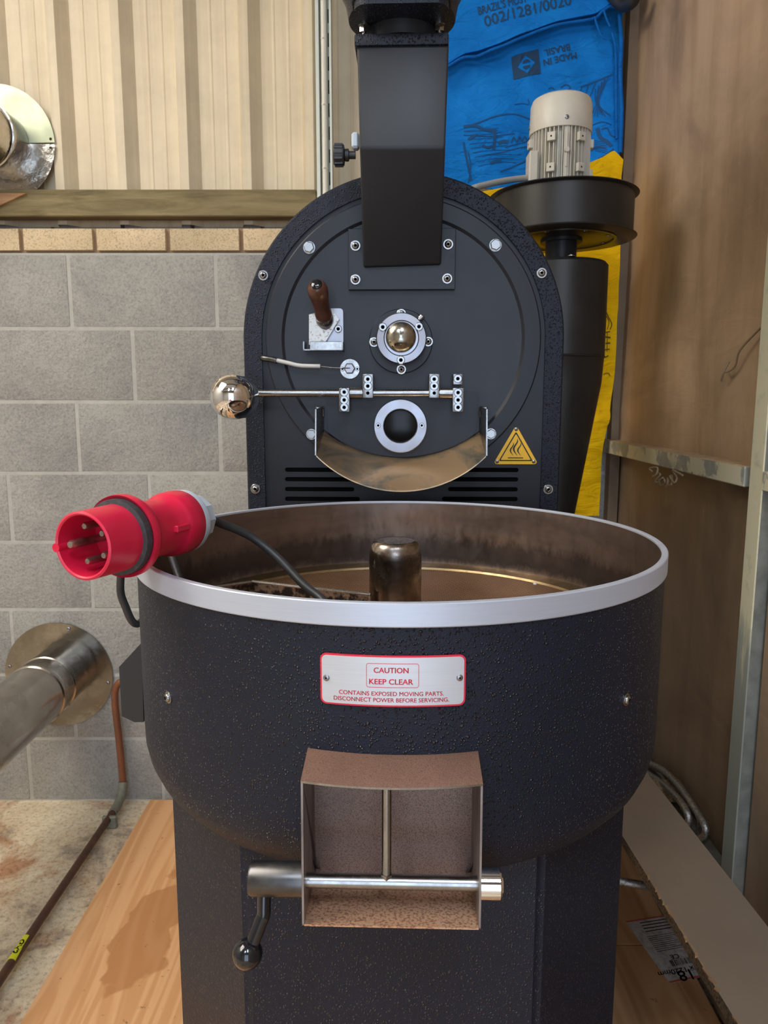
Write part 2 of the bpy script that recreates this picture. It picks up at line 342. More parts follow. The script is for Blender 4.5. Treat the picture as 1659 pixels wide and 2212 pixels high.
def lathe(bm, prof, origin=(0, 0, 0), axis=(0, 0, 1), seg=32, a0=0, a1=2*pi, cap=True):
    """prof: list of (radius, height along axis)"""
    A, U, V = axes(axis); O = Vector(origin); full = abs(a1-a0-2*pi) < 1e-6
    rings = []
    for r, h in prof:
        if r < 1e-7: rings.append([bm.verts.new(O+A*h)]); continue
        n = seg if full else seg+1
        rings.append([bm.verts.new(O+A*h+(U*cos(a0+(a1-a0)*k/seg)+V*sin(a0+(a1-a0)*k/seg))*r) for k in range(n)])
    for q in range(len(rings)-1):
        A_, B_ = rings[q], rings[q+1]
        for k in range(seg):
            k2 = (k+1) % seg if full else k+1
            try:
                if len(A_) == 1 and len(B_) == 1: continue
                elif len(A_) == 1: bm.faces.new((A_[0], B_[k2], B_[k]))
                elif len(B_) == 1: bm.faces.new((A_[k], A_[k2], B_[0]))
                else: bm.faces.new((A_[k], A_[k2], B_[k2], B_[k]))
            except ValueError: pass
    if cap and full:
        for rg in (rings[0], rings[-1]):
            if len(rg) > 2:
                try: bm.faces.new(rg)
                except ValueError: pass
def cyl(bm, a, b, r, seg=24, bev=0):
    a = Vector(a); b = Vector(b); L = (b-a).length
    p = [(r, 0), (r, L)] if not bev else [(r-bev, 0), (r, bev), (r, L-bev), (r-bev, L)]
    lathe(bm, p, a, b-a, seg)
def smooth_path(pts, n=8):
    P = [Vector(p) for p in pts]; out = []
    for i in range(len(P)-1):
        p0 = P[max(i-1, 0)]; p1 = P[i]; p2 = P[i+1]; p3 = P[min(i+2, len(P)-1)]
        for k in range(n):
            t = k/n
            out.append(.5*((2*p1)+(p2-p0)*t+(2*p0-5*p1+4*p2-p3)*t*t+(3*p1-p0-3*p2+p3)*t**3))
    out.append(P[-1]); return out
def tube(bm, pts, r, seg=12, n=0, rr=None, flat=1.0):
    P = smooth_path(pts, n) if n else [Vector(p) for p in pts]
    up = None; rings = []
    for i, p in enumerate(P):
        d = (P[min(i+1, len(P)-1)]-P[max(i-1, 0)]).normalized()
        if up is None: _, up, _ = axes(d)
        u = (up-d*up.dot(d)).normalized(); v = d.cross(u); up = u
        rad = r if rr is None else rr(i/(len(P)-1))
        rings.append([bm.verts.new(p+(u*cos(2*pi*k/seg)*flat+v*sin(2*pi*k/seg))*rad) for k in range(seg)])
    for a, b in zip(rings, rings[1:]):
        for k in range(seg): bm.faces.new((a[k], a[(k+1) % seg], b[(k+1) % seg], b[k]))
    bm.faces.new(rings[0][::-1]); bm.faces.new(rings[-1])
def loft(bm, A, B, close=True, caps=False):
    a = [bm.verts.new(p) for p in A]; b = [bm.verts.new(p) for p in B]
    n = len(a)
    for k in range(n if close else n-1): bm.faces.new((a[k], a[(k+1) % n], b[(k+1) % n], b[k]))
    if caps: bm.faces.new(a[::-1]); bm.faces.new(b)
    return a, b
def prism_y(bm, poly, y0, y1): return loft(bm, [(x, y0, z) for x, z in poly], [(x, y1, z) for x, z in poly], True, True)
def plate_curve(outer, holes, thick, bev=0):
    """flat plate in XZ with holes, from y=-thick to 0"""
    cu = bpy.data.curves.new('tmp', 'CURVE'); cu.dimensions = '2D'; cu.fill_mode = 'BOTH'
    cu.extrude = thick/2-bev if bev else thick/2; cu.bevel_depth = bev; cu.bevel_resolution = 1; cu.offset = -bev
    for poly in [outer]+holes:
        sp = cu.splines.new('POLY'); sp.points.add(len(poly)-1); sp.use_cyclic_u = True
        for k, (x, z) in enumerate(poly): sp.points[k].co = (x, z, 0, 1)
    o = bpy.data.objects.new('tmp', cu); C.objects.link(o)
    me = bpy.data.meshes.new_from_object(o.evaluated_get(bpy.context.evaluated_depsgraph_get()))
    bpy.data.objects.remove(o); bpy.data.curves.remove(cu)
    bm = BM(); bm.from_mesh(me); bpy.data.meshes.remove(me)
    for v in bm.verts: x, y, z = v.co; v.co = (x, -thick/2-z, y)
    bmesh.ops.recalc_face_normals(bm, faces=bm.faces); return bm
def text_bm(body, size, extrude=.0002, bold=0.0, align='CENTER', shear=0, spacing=1.0, scx=1.0):
    cu = bpy.data.curves.new('tmp', 'FONT'); cu.body = body; cu.size = 1; cu.extrude = extrude/size; cu.offset = 0
    cu.align_x = align; cu.align_y = 'CENTER'; cu.shear = shear; cu.space_character = spacing; cu.resolution_u = 3
    o = bpy.data.objects.new('tmp', cu); C.objects.link(o); bpy.context.view_layer.update()
    me = bpy.data.meshes.new_from_object(o.evaluated_get(bpy.context.evaluated_depsgraph_get()))
    bpy.data.objects.remove(o); bpy.data.curves.remove(cu)
    bm = BM()
    for k, (dx, dy) in enumerate([(0, 0)]+([(1, .6), (-1, .6), (1, -.6), (-1, -.6)] if bold else [])):   # bolder strokes
        n0 = len(bm.verts); bm.from_mesh(me); bm.verts.ensure_lookup_table()
        for v in bm.verts[n0:]: v.co.x += dx*bold/size; v.co.y += dy*bold/size
    bpy.data.meshes.remove(me)
    bmesh.ops.triangulate(bm, faces=bm.faces)
    for v in bm.verts: v.co *= size; v.co.x *= scx
    return bm
def circ(cx, cz, r, n=48, a0=0, a1=2*pi): return [(cx+r*cos(a0+(a1-a0)*k/n), cz+r*sin(a0+(a1-a0)*k/n)) for k in range(n)]
def rrect(cx, cz, w_, h_, r, n=5):
    out = []
    for (sx, sz, a) in ((1, 1, 0), (-1, 1, pi/2), (-1, -1, pi), (1, -1, 3*pi/2)):
        for k in range(n+1):
            t = a+pi/2*k/n; out.append((cx+sx*(w_/2-r)+r*cos(t), cz+sz*(h_/2-r)+r*sin(t)))
    return out

# ------------------------------------------------------------------ object helpers
BASE = {}
def thing(name, label, cat, base=(0, 0, 0), frame='W', group=None):
    o = bpy.data.objects.new(name, None); C.objects.link(o); o.empty_display_size = .05
    base = Vector(base)
    o.matrix_world = (MF if frame == 'M' else Matrix.Identity(4)) @ Matrix.Translation(base)
    o['label'] = label; o['category'] = cat
    if group: o['group'] = group
    BASE[o.name] = base; return o
def root_base(p):
    while p is not None and p.name not in BASE: p = p.parent
    return BASE[p.name] if p is not None else Vector((0, 0, 0))
def obj(name, bm, mt, parent=None, smooth=35, label=None, kind=None, recalc=True):
    if recalc: bmesh.ops.recalc_face_normals(bm, faces=bm.faces)
    me = bpy.data.meshes.new(name); bm.to_mesh(me); bm.free()
    if parent is not None: me.transform(Matrix.Translation(-root_base(parent)))
    if smooth:
        me.shade_smooth(); me.set_sharp_from_angle(angle=radians(smooth))
    for q in (mt if isinstance(mt, (list, tuple)) else [mt]): me.materials.append(q)
    o = bpy.data.objects.new(name, me); C.objects.link(o)
    if parent is not None: o.parent = parent
    if label: o['label'] = label
    if kind: o['kind'] = kind
    return o
def place(src, parent, p, rot=None, name=None):
    """share mesh data of src (built around its own origin), put at p of the parent's frame"""
    o = src.copy(); C.objects.link(o); o.parent = parent
    if name: o.name = name
    o.location = Vector(p)-root_base(parent); o.rotation_euler = rot or (0, 0, 0); return o
PROTO = []
def proto(name, bm, mt, smooth=35):
    bmesh.ops.recalc_face_normals(bm, faces=bm.faces)
    me = bpy.data.meshes.new(name); bm.to_mesh(me); bm.free()
    if smooth: me.shade_smooth(); me.set_sharp_from_angle(angle=radians(smooth))
    for q in (mt if isinstance(mt, (list, tuple)) else [mt]): me.materials.append(q)
    return me
def inst(name, me, parent, p, rot=(0, 0, 0), scale=1.0):
    o = bpy.data.objects.new(name, me); C.objects.link(o); o.parent = parent
    o.location = Vector(p)-root_base(parent); o.rotation_euler = rot
    o.scale = (scale,)*3; return o
def tagt(o, label, cat, group=None):
    o['label'] = label; o['category'] = cat
    if group: o['group'] = group
    return o

# screws, axis pointing to -Y (towards the viewer), unit head radius
def button_head(washer=True):
    b = BM()
    if washer:
        lathe(b, [(1, 0), (1, .16), (.93, .22), (.70, .22)], (0, 0, 0), (0, -1, 0), 28)
    lathe(b, [(.70, .16), (.70, .30), (.62, .50), (.45, .62), (.33, .65), (.33, .32), (0, .30)], (0, 0, 0), (0, -1, 0), 28, cap=False)
    f0 = len(b.faces); lathe(b, [(.32, .33), (0, .33)], (0, 0, 0), (0, -1, 0), 6)
    b.faces.ensure_lookup_table()
    for f in b.faces[f0:]: f.material_index = 1
    return b
ME_button = proto('button_head_screw', button_head(), [M_steel, M_dark])
def hexhead():
    b = BM(); lathe(b, [(1.02, 0), (1.02, .12)], (0, 0, 0), (0, -1, 0), 28)
    lathe(b, [(.93, .12), (.93, .62), (.80, .72), (0, .72)], (0, 0, 0), (0, -1, 0), 6); return b
ME_hex = proto('hex_bolt', hexhead(), [M_steel], 25)
def cap_screw():
    b = BM()
    lathe(b, [(1, 0), (1, .85), (.86, 1.0), (.52, 1.0), (.52, .55), (0, .5)], (0, 0, 0), (0, -1, 0), 24, cap=False)
    f0 = len(b.faces); lathe(b, [(.5, .6), (0, .6)], (0, 0, 0), (0, -1, 0), 6)
    b.faces.ensure_lookup_table()
    for f in b.faces[f0:]: f.material_index = 1
    return b
ME_cap = proto('socket_screw', cap_screw(), [M_steel, M_dark])
def rivet():
    b = BM(); lathe(b, [(1, 0), (.95, .2), (.6, .42), (.30, .45), (.28, .2), (0, .2)], (0, 0, 0), (0, -1, 0), 20, cap=False)
    f0 = len(b.faces); lathe(b, [(.27, .22), (0, .22)], (0, 0, 0), (0, -1, 0), 10)
    b.faces.ensure_lookup_table()
    for f in b.faces[f0:]: f.material_index = 1
    return b
ME_rivet = proto('rivet', rivet(), [M_zinc, M_dark])

# ================================================================== THE ROOM
XR, YB, ZTOP = .735, 2.386, 3.6
XL, YF = -3.2, -3.0
b = BM(); box(b, ((XL+1.2)/2, (YF+2.7)/2, -.1), (1.2-XL, 2.7-YF, .2)); o = obj('floor', b, M_floor, None, 0, kind='structure')
b = BM(); box(b, ((XL+1.2)/2, (YF+2.7)/2, ZTOP+.05), (1.2-XL, 2.7-YF, .1)); ceil = obj('ceiling', b, M_ceil, None, 0, kind='structure')
for k in range(4):
    b = BM(); box(b, ((XL+XR)/2, -2.4+k*1.35, ZTOP-.10), (XR-XL, .08, .2)); obj('roof_beam', b, M_beam, ceil, 0)
b = BM(); box(b, (XL-.05, (YF+2.7)/2, ZTOP/2), (.1, 2.7-YF, ZTOP)); obj('wall_left', b, M_room, None, 0, kind='structure')
b = BM()
box(b, ((XL-1.0)/2, YF-.05, ZTOP/2), (-1.0-XL, .1, ZTOP)); box(b, (1.15, YF-.05, ZTOP/2), (.1, .1, ZTOP)); box(b, (.05, YF-.05, (2.85+ZTOP)/2), (2.1, .1, ZTOP-2.85))
obj('wall_front', b, M_room, None, 0, kind='structure')

# back wall: mortar body, blocks, brick course, cladding above
b = BM(); box(b, ((XL+.80)/2, YB+.0555, .90), (.80-XL, .108, 1.80)); wall = obj('wall_back', b, M_mortar, None, 0, kind='structure')
wall['label'] = 'grey concrete block wall with one course of buff bricks on top'
b = BM(); box(b, ((XL+.80)/2, YB+.062, 1.8375), (.80-XL, .10, .073)); obj('brick_mortar', b, M_mortar_brown, wall, 0)
row_x = [[150, 472], [289], [169, 487], [22, 326], [197], [28, 330], [160], [64]]
row_y = [625, 790, 948, 1098, 1245, 1390, 1525, 1660]
def block_bm(w_, h_, d, bev, amp, seed):
    b = BM(); box(b, (0, 0, 0), (w_, d, h_), bev*.6, seg=2)
    for v in b.verts: v.co += Vector((1, 0, 1))*amp*noise.noise(v.co*9+Vector((seed, 0, 0)))
    return b
for r in range(8):
    ztop = 1.80-.225*r; x0 = wY(row_x[r][0], row_y[r], YB).x
    n0 = math.floor((-2.1-x0)/.45)
    for k in range(n0, 9):
        xa = x0+k*.45; xb = xa+.45
        if xa > .75 or xb < -2.1: continue
        xb = min(xb, .76)
        gap = .011
        bb = block_bm(xb-xa-gap, .225-gap, .10, .004, .0012, r*13+k)
        cx, cz = (xa+xb)/2+random.uniform(-.001, .001), ztop-.1125
        for v in bb.verts: v.co += Vector((cx, YB+.05+random.uniform(-.0006, .0006), cz))
        bmesh.ops.translate(bb, vec=(0, 0, 0), verts=bb.verts)
        obj('concrete_block', bb, M_block, wall)
x0 = wY(46, 515, YB).x
for k in range(-8, 9):
    xa = x0+k*.2235
    if xa > .6 or xa < -2.1: continue
    bb = block_bm(.2235-.013, .064, .10, .003, .0012, k)
    for v in bb.verts: v.co += Vector((xa+.1117, YB+.049+random.uniform(-.001, .001), 1.8395))
    obj('buff_brick', bb, M_brick, wall)
for k in range(-8, 9):      # second leaf glimpsed in the gap under the timber
    xa = x0+.05+k*.2235
    if xa > .6 or xa < -2.1: continue
    bb = block_bm(.2235-.013, .064, .04, .003, .001, k+50)
    for v in bb.verts: v.co += Vector((xa+.11, YB+.135, 1.905))
    obj('rear_brick', bb, M_mortar, wall)
# cladding
YC = 2.50
P = .1948; xs = []
xref = wY(570, 395, YC).x               # right foot of a rib's shaded web
b = BM(); prof = []
k = -14
while xref+k*P < 1.05:
    x = xref+k*P
    prof += [(x-.070, YC), (x-.060, YC-.034), (x-.033, YC-.034), (x, YC)]
    prof += [(x+.035, YC), (x+.038, YC-.0014), (x+.042, YC-.0014), (x+.045, YC), (x+.080, YC), (x+.083, YC-.0014), (x+.087, YC-.0014), (x+.090, YC)]
    k += 1
prof = sorted([q for q in prof if -3.2 < q[0] < 1.05], key=lambda q: q[0])
loft(b, [(x, y, 1.90) for x, y in prof], [(x, y, ZTOP) for x, y in prof], False)
obj('corrugated_sheet', b, M_clad, wall, 20)
b = BM(); box(b, (-1.2, YC+.12, 2.7), (4.6, .1, 1.9)); obj('backing', b, M_room, wall, 0)
# timber rail
tz0, tz1 = wY(300, 467, 2.405).z, wY(300, 409, 2.405).z
xr_ = wY(684, 440, 2.405).x
b = BM(); box(b, ((XL+xr_)/2, 2.405+.030, (tz0+tz1)/2), (xr_-XL, .060, tz1-tz0), .003)
o = obj('trim_1', b, M_timber, None, kind='structure'); o['label'] = 'greenish treated timber rail above the brick course'
b = BM(); prism_y(b, [(wY(-60, 418, 2.403).x, wY(0, 418, 2.403).z), (wY(-60, 462, 2.403).x, wY(0, 458, 2.403).z), (wY(0, 445, 2.403).x, wY(0, 446, 2.403).z), (wY(58, 419, 2.403).x, wY(58, 419, 2.403).z)], 2.395, 2.4045)
obj('wood_splinter', b, M_timber2, o, 0, label='raw orange split end of the rail')

# right wall
b = BM(); nY, nZ = 26, 40
g = [[b.verts.new((XR-.005+.006*noise.noise(Vector((0, 1.46+(2.45-1.46)*i/nY*1.0, j*.06)))*2, 1.40+(2.50-1.40)*i/nY, 1.215+(ZTOP-1.215)*j/nZ)) for j in range(nZ+1)] for i in range(nY+1)]
for i in range(nY):
    for j in range(nZ): b.faces.new((g[i][j], g[i+1][j], g[i+1][j+1], g[i][j+1]))
wr = BM(); box(wr, (XR+.09, (YF+2.7)/2, ZTOP/2), (.10, 2.7-YF, ZTOP)); wallr = obj('wall_right', wr, M_board2, None, 0, kind='structure')
wallr['label'] = 'brown boarded side wall framed with galvanised steel'
obj('upper_board', b, M_board, wallr, 60, label='brown hessian faced board')
b = BM(); box(b, (XR+.018, 1.95, .61), (.024, 1.1, 1.19)); obj('lower_board', b, M_board2, wallr, 0)
b = BM(); box(b, (XR-.008, .40, 1.81), (.03, 1.90, 3.56)); obj('near_board', b, M_board2, wallr, 0)
b = BM(); box(b, (XR-.014, 2.362, 1.8), (.030, .042, 3.58)); obj('corner_batten', b, M_board2, wallr, 0)
# steel girt and post
gx = .690; gz1 = wX(1300, 948, gx).z; gz0 = wX(1300, 976, gx).z
b = BM(); box(b, ((gx+XR)/2+.01, (1.43+2.383)/2, (gz0+gz1)/2), (XR-gx+.02, 2.383-1.43, gz1-gz0), .002)
for f in b.faces:
    if f.normal.z > .7: f.material_index = 1
girt = obj('trim_2', b, [M_patch, M_dusty], None, kind='structure', smooth=30); girt['label'] = 'horizontal galvanised rail on the right wall with dust on top'
b = BM(); box(b, (gx+.028, 1.385, 1.99), (.056, .05, 3.22), .002)
for f in b.faces:
    if f.normal.x < -.5: f.material_index = 1
post = obj('trim_3', b, [M_galv, M_cream], None, kind='structure', smooth=30); post['label'] = 'upright galvanised post with a cream painted edge on the right wall'
b = BM(); box(b, (gx+.024, 1.90, .36), (.042, 1.02, .04), .002); obj('lower_rail', b, M_galv, post, 30)
b = BM(); box(b, (gx+.016, 1.20, (gz0+gz1)/2), (.035, .32, .036), .002); obj('rail_stub', b, M_patch, post, 30)
# twine tangle
b = BM(); p0 = wX(1412, 1000, gx-.004); q = []
for k in range(26):
    t = k/25; q.append((gx-.006-.004*sin(k*2.1), p0.y-.16*t+.018*sin(k*1.9), p0.z-.012-.030*sin(pi*t)-.010*cos(k*1.7)))
q[-1] = (gx-.004, p0.y-.19, p0.z-.012)
tube(b, q, .0022, 6, 4); tagt(obj('twine_tangle', b, M_twine), 'tangled jute twine hanging under the steel rail on the right wall', 'twine')
b = BM(); p0 = wX(1588, 790, XR-.012)
tube(b, [p0+Vector((0, -.10, .07)), p0+Vector((-.006, -.03, .03)), p0, p0+Vector((-.005, .03, -.012)), p0+Vector((0, .05, -.005))], .0024, 6, 6)
tube(b, [p0+Vector((-.004, .02, .01)), p0+Vector((-.008, .035, -.015)), p0+Vector((-.004, .05, -.03))], .0024, 6, 5)
tagt(obj('twine_knot', b, M_twine), 'knotted end of twine stuck to the brown upper board beside the post', 'twine')

# vertical cable channel and conduit in front of the cladding
cxl, cxr = wY(682, 200, 2.40), wY(716, 200, 2.40)
wch = (716-682)*2.28/F
t = thing('cable_channel', 'galvanised channel with a white conduit clipped inside, left of the chute', 'channel', (cxl.x+wch/2, 2.42, 1.86))
xa, xb = cxl.x, cxl.x+wch
b = BM()
box(b, (xa+.0055, 2.430, 2.73), (.011, .055, 1.74), .001); box(b, (xb-.0035, 2.430, 2.73), (.007, .055, 1.74), .001)
box(b, ((xa+xb)/2, 2.452, 2.73), (xb-xa, .004, 1.74))
obj('channel', b, M_channel, t)
for k in range(26):
    b = BM(); box(b, (xb-.0105, 2.4485, 1.90+k*.066), (.006, .003, .038)); obj('slot', b, M_dark, t, 0)
b = BM(); xm_ = (xa+xb)/2-.000
cyl(b, (xm_, 2.414, 1.86), (xm_, 2.414, 3.59), .0088, 16)
obj('conduit', b, M_cable_white, t)
for yy in (85, 228, 365):
    z = wY(697, yy, 2.41).z; b = BM(); lathe(b, [(.0092, 0), (.0100, .003), (.0092, .006)], (xm_, 2.414, z), (0, 0, 1), 16); box(b, (xm_-.001, 2.4035, z+.003), (.004, .003, .004)); obj('conduit_clip', b, M_cable_white, t)

# ducts on the left
def duct(xc, zc, Yw, R, r, label, length, ya, plate_m, pipe_m, split=False):
    t = thing('duct', label, 'duct', (xc, Yw, zc))
    if not split:
        b = BM(); lathe(b, [(R, 0), (R, .003), (r*.98, .003)], (xc, Yw-.001, zc), (0, -1, 0), 64); obj('wall_plate', b, plate_m, t)
        for a in (75, 170, 255, 350):
            inst('screw', ME_rivet, t, (xc+R*.92*cos(radians(a)), Yw-.005, zc+R*.92*sin(radians(a))), scale=.006)
    b = BM()
    prof = [(r*.96, 0), (r, 0), (r, .085), (r*1.035, .088), (r*1.035, .10), (r, .103), (r, .165)]
    prof += [(r*1.04, .168), (r*1.05, .176), (r*1.04, .184), (r*1.0, .188), (r*1.0, .26)]
    if length > .3: prof += [(r, length*.6), (r, length)]
    lathe(b, prof, (xc, Yw-.004, zc), (0, -1, 0), 64, cap=False); lathe(b, [(r*.96, 0), (r*.96, prof[-1][1]), (r, prof[-1][1])], (xc, Yw-.004, zc), (0, -1, 0), 64, cap=False)
    obj('duct_pipe', b, pipe_m, t); return t
pL = wY(129, 1456, YB)
duct(pL.x, pL.z, YB-.002, .178, .094, 'dull galvanised duct entering the block wall low on the left', 1.5, 0, M_duct_plate, M_duct)
pU = wY(1, 312, YC-.032)
pU.y -= 0
YC -= .006
t = thing('duct', 'shiny galvanised duct with a split wall plate high on the cream cladding', 'duct', (pU.x, YC-.035, pU.z))
for nm, a0, a1, mt in (('upper_half_plate', 1, 179, M_duct_plate_pale), ('lower_half_plate', 181, 359, M_duct_bright)):
    R, r = .172, .088; pol = [(pU.x+R*cos(radians(a0+(a1-a0)*k/40)), pU.z+R*sin(radians(a0+(a1-a0)*k/40))) for k in range(41)]
    pol += [(pU.x+r*cos(radians(a1+(a0-a1)*k/40)), pU.z+r*sin(radians(a1+(a0-a1)*k/40))) for k in range(41)]
    hz = pU.z+(.013 if a0 < 90 else -.013)*1.0
    bb = plate_curve(pol, [circ(pU.x+R*.93, hz, .0045, 12)], .002)
    bmesh.ops.translate(bb, vec=(0, YC-.033-(0 if a0 < 90 else .0015), 0), verts=bb.verts); obj(nm, bb, mt, t)
b = BM()   # lobster-back bend turning away to the left
segs = []
for k, (dy, dx, dz) in enumerate(((0, 0, 0), (-.075, 0, 0), (-.155, -.035, -.01), (-.21, -.105, -.02), (-.23, -.30, -.03), (-.23, -.9, -.05))):
    segs.append(Vector((pU.x+dx, YC-.036+dy, pU.z+dz)))
tube(b, segs, .092, 48); obj('bend', b, M_duct_bright, t, 25)
for k in (1, 2):
    b = BM(); d = (segs[k+1]-segs[k-1]).normalized(); lathe(b, [(.093, -.004), (.097, -.002), (.097, .002), (.093, .004)], segs[k], d, 48, cap=False); obj('seam_ring', b, M_duct_bright, t)

YC += .006
# copper gas pipe
px0 = wZ(265, 1722, .032)
t = thing('copper_pipe', 'brown copper pipe along the floor rising up the block wall', 'pipe', (px0.x, 2.3, 0))
b = BM(); tube(b, [(px0.x-.012, .7, .032), (px0.x-.008, 1.5, .032), (px0.x, 2.26, .032)], .011, 14, 6); obj('floor_run', b, M_copper, t)
b = BM(); tube(b, [(px0.x, 2.255, .032), (px0.x+.001, 2.30, .034), (px0.x+.003, 2.338, .055), (px0.x+.004, 2.352, .088)], .0145, 14, 6); obj('elbow', b, M_solder, t)
b = BM(); tube(b, [(px0.x+.004, 2.352, .085), (px0.x-.003, 2.356, .24), (px0.x-.009, 2.356, .36), (px0.x-.004, 2.357, .415), (px0.x+.020, 2.357, .44), (px0.x+.08, 2.357, .445)], .0115, 14, 8); obj('riser', b, M_copper_red, t)
tp = wZ(33, 2050, .032)
b = BM(); cyl(b, (px0.x-.008, tp.y-.045, .032), (px0.x-.008, tp.y+.035, .032), .0118, 16); tape = obj('tape_label', b, M_tape, t, label='yellow green tape')
b = text_bm('GAS', .026, .0001, .0004)
for v in b.verts:
    x, y, z = v.co; a = -y/.0122+radians(-10)
    v.co = Vector((px0.x-.008+.0124*sin(a+radians(0)), tp.y-.005+x*(-1), .032+.0124*cos(a)))
obj('lettering', b, M_sign_black, tape, 0)
for yy in (2.22,):
    b = BM(); box(b, (px0.x+.004, yy, .022), (.046, .014, .040), .003); obj('pipe_clip', b, M_solder, t)

# plywood floor sheets
def ply(x0, x1, y0, y1, mt, label, z=.018):
    b = BM(); box(b, ((x0+x1)/2, (y0+y1)/2, z/2), (x1-x0, y1-y0, z), .001)
    return tagt(obj('plywood_sheet', b, mt, None, 20), label, 'plywood')
pe0 = wZ(45, 2212, .018).x
ply(pe0-.002, .02, .15, 2.36, M_ply, 'orange pine plywood sheet on the floor left of the machine')
ply(.022, .733, .15, 1.679, M_ply_dark, 'red-brown plywood sheet on the floor in the lower right corner')
ply(.022, .733, 1.682, 2.36, M_ply_dark, 'red-brown plywood sheet on the floor at right, behind the joint')
# torn paper label on the floor (barcode sticker)
L00, L10, L01, L11 = wZ(1351, 1990, .0186), wZ(1492, 1968, .0186), wZ(1447, 2124, .0186), wZ(1545, 2104, .0186)
def lab(u, v, z=.0188):
    a = L00.lerp(L10, u); c = L01.lerp(L11, u); p = a.lerp(c, v); p.z = z; return p
b = BM(); f = [b.verts.new(lab(u, v, .0186)) for u, v in ((0, 0), (1, 0), (1, 1), (0, 1))]; b.faces.new(f)
r = bmesh.ops.extrude_face_region(b, geom=b.faces[:]); bmesh.ops.translate(b, vec=(0, 0, -.0005), verts=[q for q in r['geom'] if isinstance(q, bmesh.types.BMVert)])
label_o = tagt(obj('paper_label', b, M_ply_label, None, 0), 'dirty white sheet label with a barcode stuck on the plywood under the long pale board', 'label')
b = BM()
def lq(u0, v0, u1, v1, z=.0189): b.faces.new([b.verts.new(lab(u, v, z)) for u, v in ((u0, v0), (u1, v0), (u1, v1), (u0, v1))])
M_lr = mat('label_red', (.42, .07, .045), .6); lq(0, 0, 1, .025); obj('red_border', b, M_lr, label_o, 0); b = BM(); lq(0, .975, 1, 1); obj('red_border', b, M_lr, label_o, 0)
b = BM(); x = .25
while x < .95:
    wd = random.choice((.008, .014, .022)); lq(x, .70, x+wd, .79); x += wd+random.choice((.008, .012, .02))
for k in range(9): lq(.15, .30+k*.030, .15+random.uniform(.3, .7), .307+k*.030)
for k in range(4): lq(.18, .06+k*.05, .18+random.uniform(.4, .7), .075+k*.05)
lq(.1, .885, 1, .89); lq(.58, .89, .585, .975)
obj('barcode', b, M_sign_black, label_o, 0)
for s, u, v, sz in (('18', .42, .93, .045), ('mm x 1220mm', .42, .86, .022), ('CE', .40, .655, .02)):
    b = text_bm(s, sz, .0001, .0003)
    dx = (lab(1, .5)-lab(0, .5)).normalized(); dy = (lab(.5, 1)-lab(.5, 0)).normalized(); O = lab(u, v, .0189)
    for vv in b.verts: x, y, z = vv.co; vv.co = O-dx*x+dy*y
    for vv in b.verts: vv.co.z = .01895
    obj('lettering', b, M_sign_black, label_o, 0)

# pale board on bearers against the right wall
bz = .45
A = wZ(1345, 1812, bz); B_ = wZ(1592, 2212, bz); Cc = wZ(1405, 1680, bz); D_ = wZ(1659, 2003, bz)
dA = (B_-A).normalized(); dC = (D_-Cc).normalized()
A0 = A-dA*.24; B0 = B_+dA*.30; C0 = Cc-dC*.06; D0 = D_+dC*.20
A0.y = C0.y = 1.80
t = thing('chipboard_panel', 'long pale brown faced chipboard strip lying along the right wall', 'board', (.6, 1.4, .018))
b = BM(); top = [A0, B0, D0, C0]; th = .022
a = [b.verts.new(p) for p in top]; c = [b.verts.new(p-Vector((0, 0, th))) for p in top]
b.faces.new(a); b.faces.new(c[::-1])
for k in range(4):
    f = b.faces.new((a[k], c[k], c[(k+1) % 4], a[(k+1) % 4])); f.material_index = 1
obj('panel', b, [M_mdf, M_chip], t, 0)
b = BM(); n = 60                                 # chipped edge
for k in range(n):
    if random.random() < (.25 if k < 25 else .8):
        p = A0.lerp(B0, (k+.5)/n); box(b, p+Vector((.0015+random.uniform(-.001, .001), 0, -.0008)), (random.uniform(.002, .006), random.uniform(.008, .022), .003), rot=Matrix.Rotation(random.uniform(-.4, .4), 4, 'Z'))
b2 = obj('chipped_edge', b, M_timber2, t, 0, kind='stuff')
for yy in (1.72, .80):
    b = BM(); box(b, (.665, yy, bz-th-.02), (.13, .04, .04)); obj('bearer', b, M_chip, t, 0)

# braided hoses behind the board
t = thing('braided_hose', 'coiled braided steel hoses between the board and the right wall', 'hose', (.66, 1.9, .1))
def W(x, y, Y): return wY(x, y, Y)
b = BM(); h0 = wZ(1330, 1903, .30)
tube(b, [wT(1300, 1896, 1.60), wT(1345, 1905, 1.60), wT(1392, 1913, 1.60), wT(1450, 1925, 1.66), wT(1500, 1900, 1.74)], .0085, 12, 6); obj('hose', b, M_braid, t)
gX = lambda pts, X0: [wX(x, y, X0+dx) for x, y, dx in pts]
b = BM(); tube(b, gX([(1370, 1655, 0), (1420, 1685, 0), (1462, 1722, 0), (1484, 1755, 0), (1486, 1780, .002), (1468, 1792, .004)], .683), .0078, 12, 8); obj('hose', b, M_braid, t)
b = BM(); tube(b, gX([(1380, 1640, 0), (1430, 1662, 0), (1468, 1700, 0), (1500, 1745, 0), (1523, 1785, 0), (1520, 1806, 0), (1497, 1815, -.003)], .702), .0078, 12, 8); obj('hose', b, M_braid, t)
b = BM(); tube(b, gX([(1385, 1652, 0), (1440, 1672, 0), (1487, 1725, 0), (1512, 1775, 0), (1507, 1800, 0)], .716), .006, 10, 8); obj('hose', b, M_braid, t)
b = BM(); tube(b, gX([(1490, 1738, 0), (1472, 1750, 0), (1462, 1772, 0), (1472, 1796, 0)], .720), .005, 10, 8); obj('hose', b, M_braid, t)

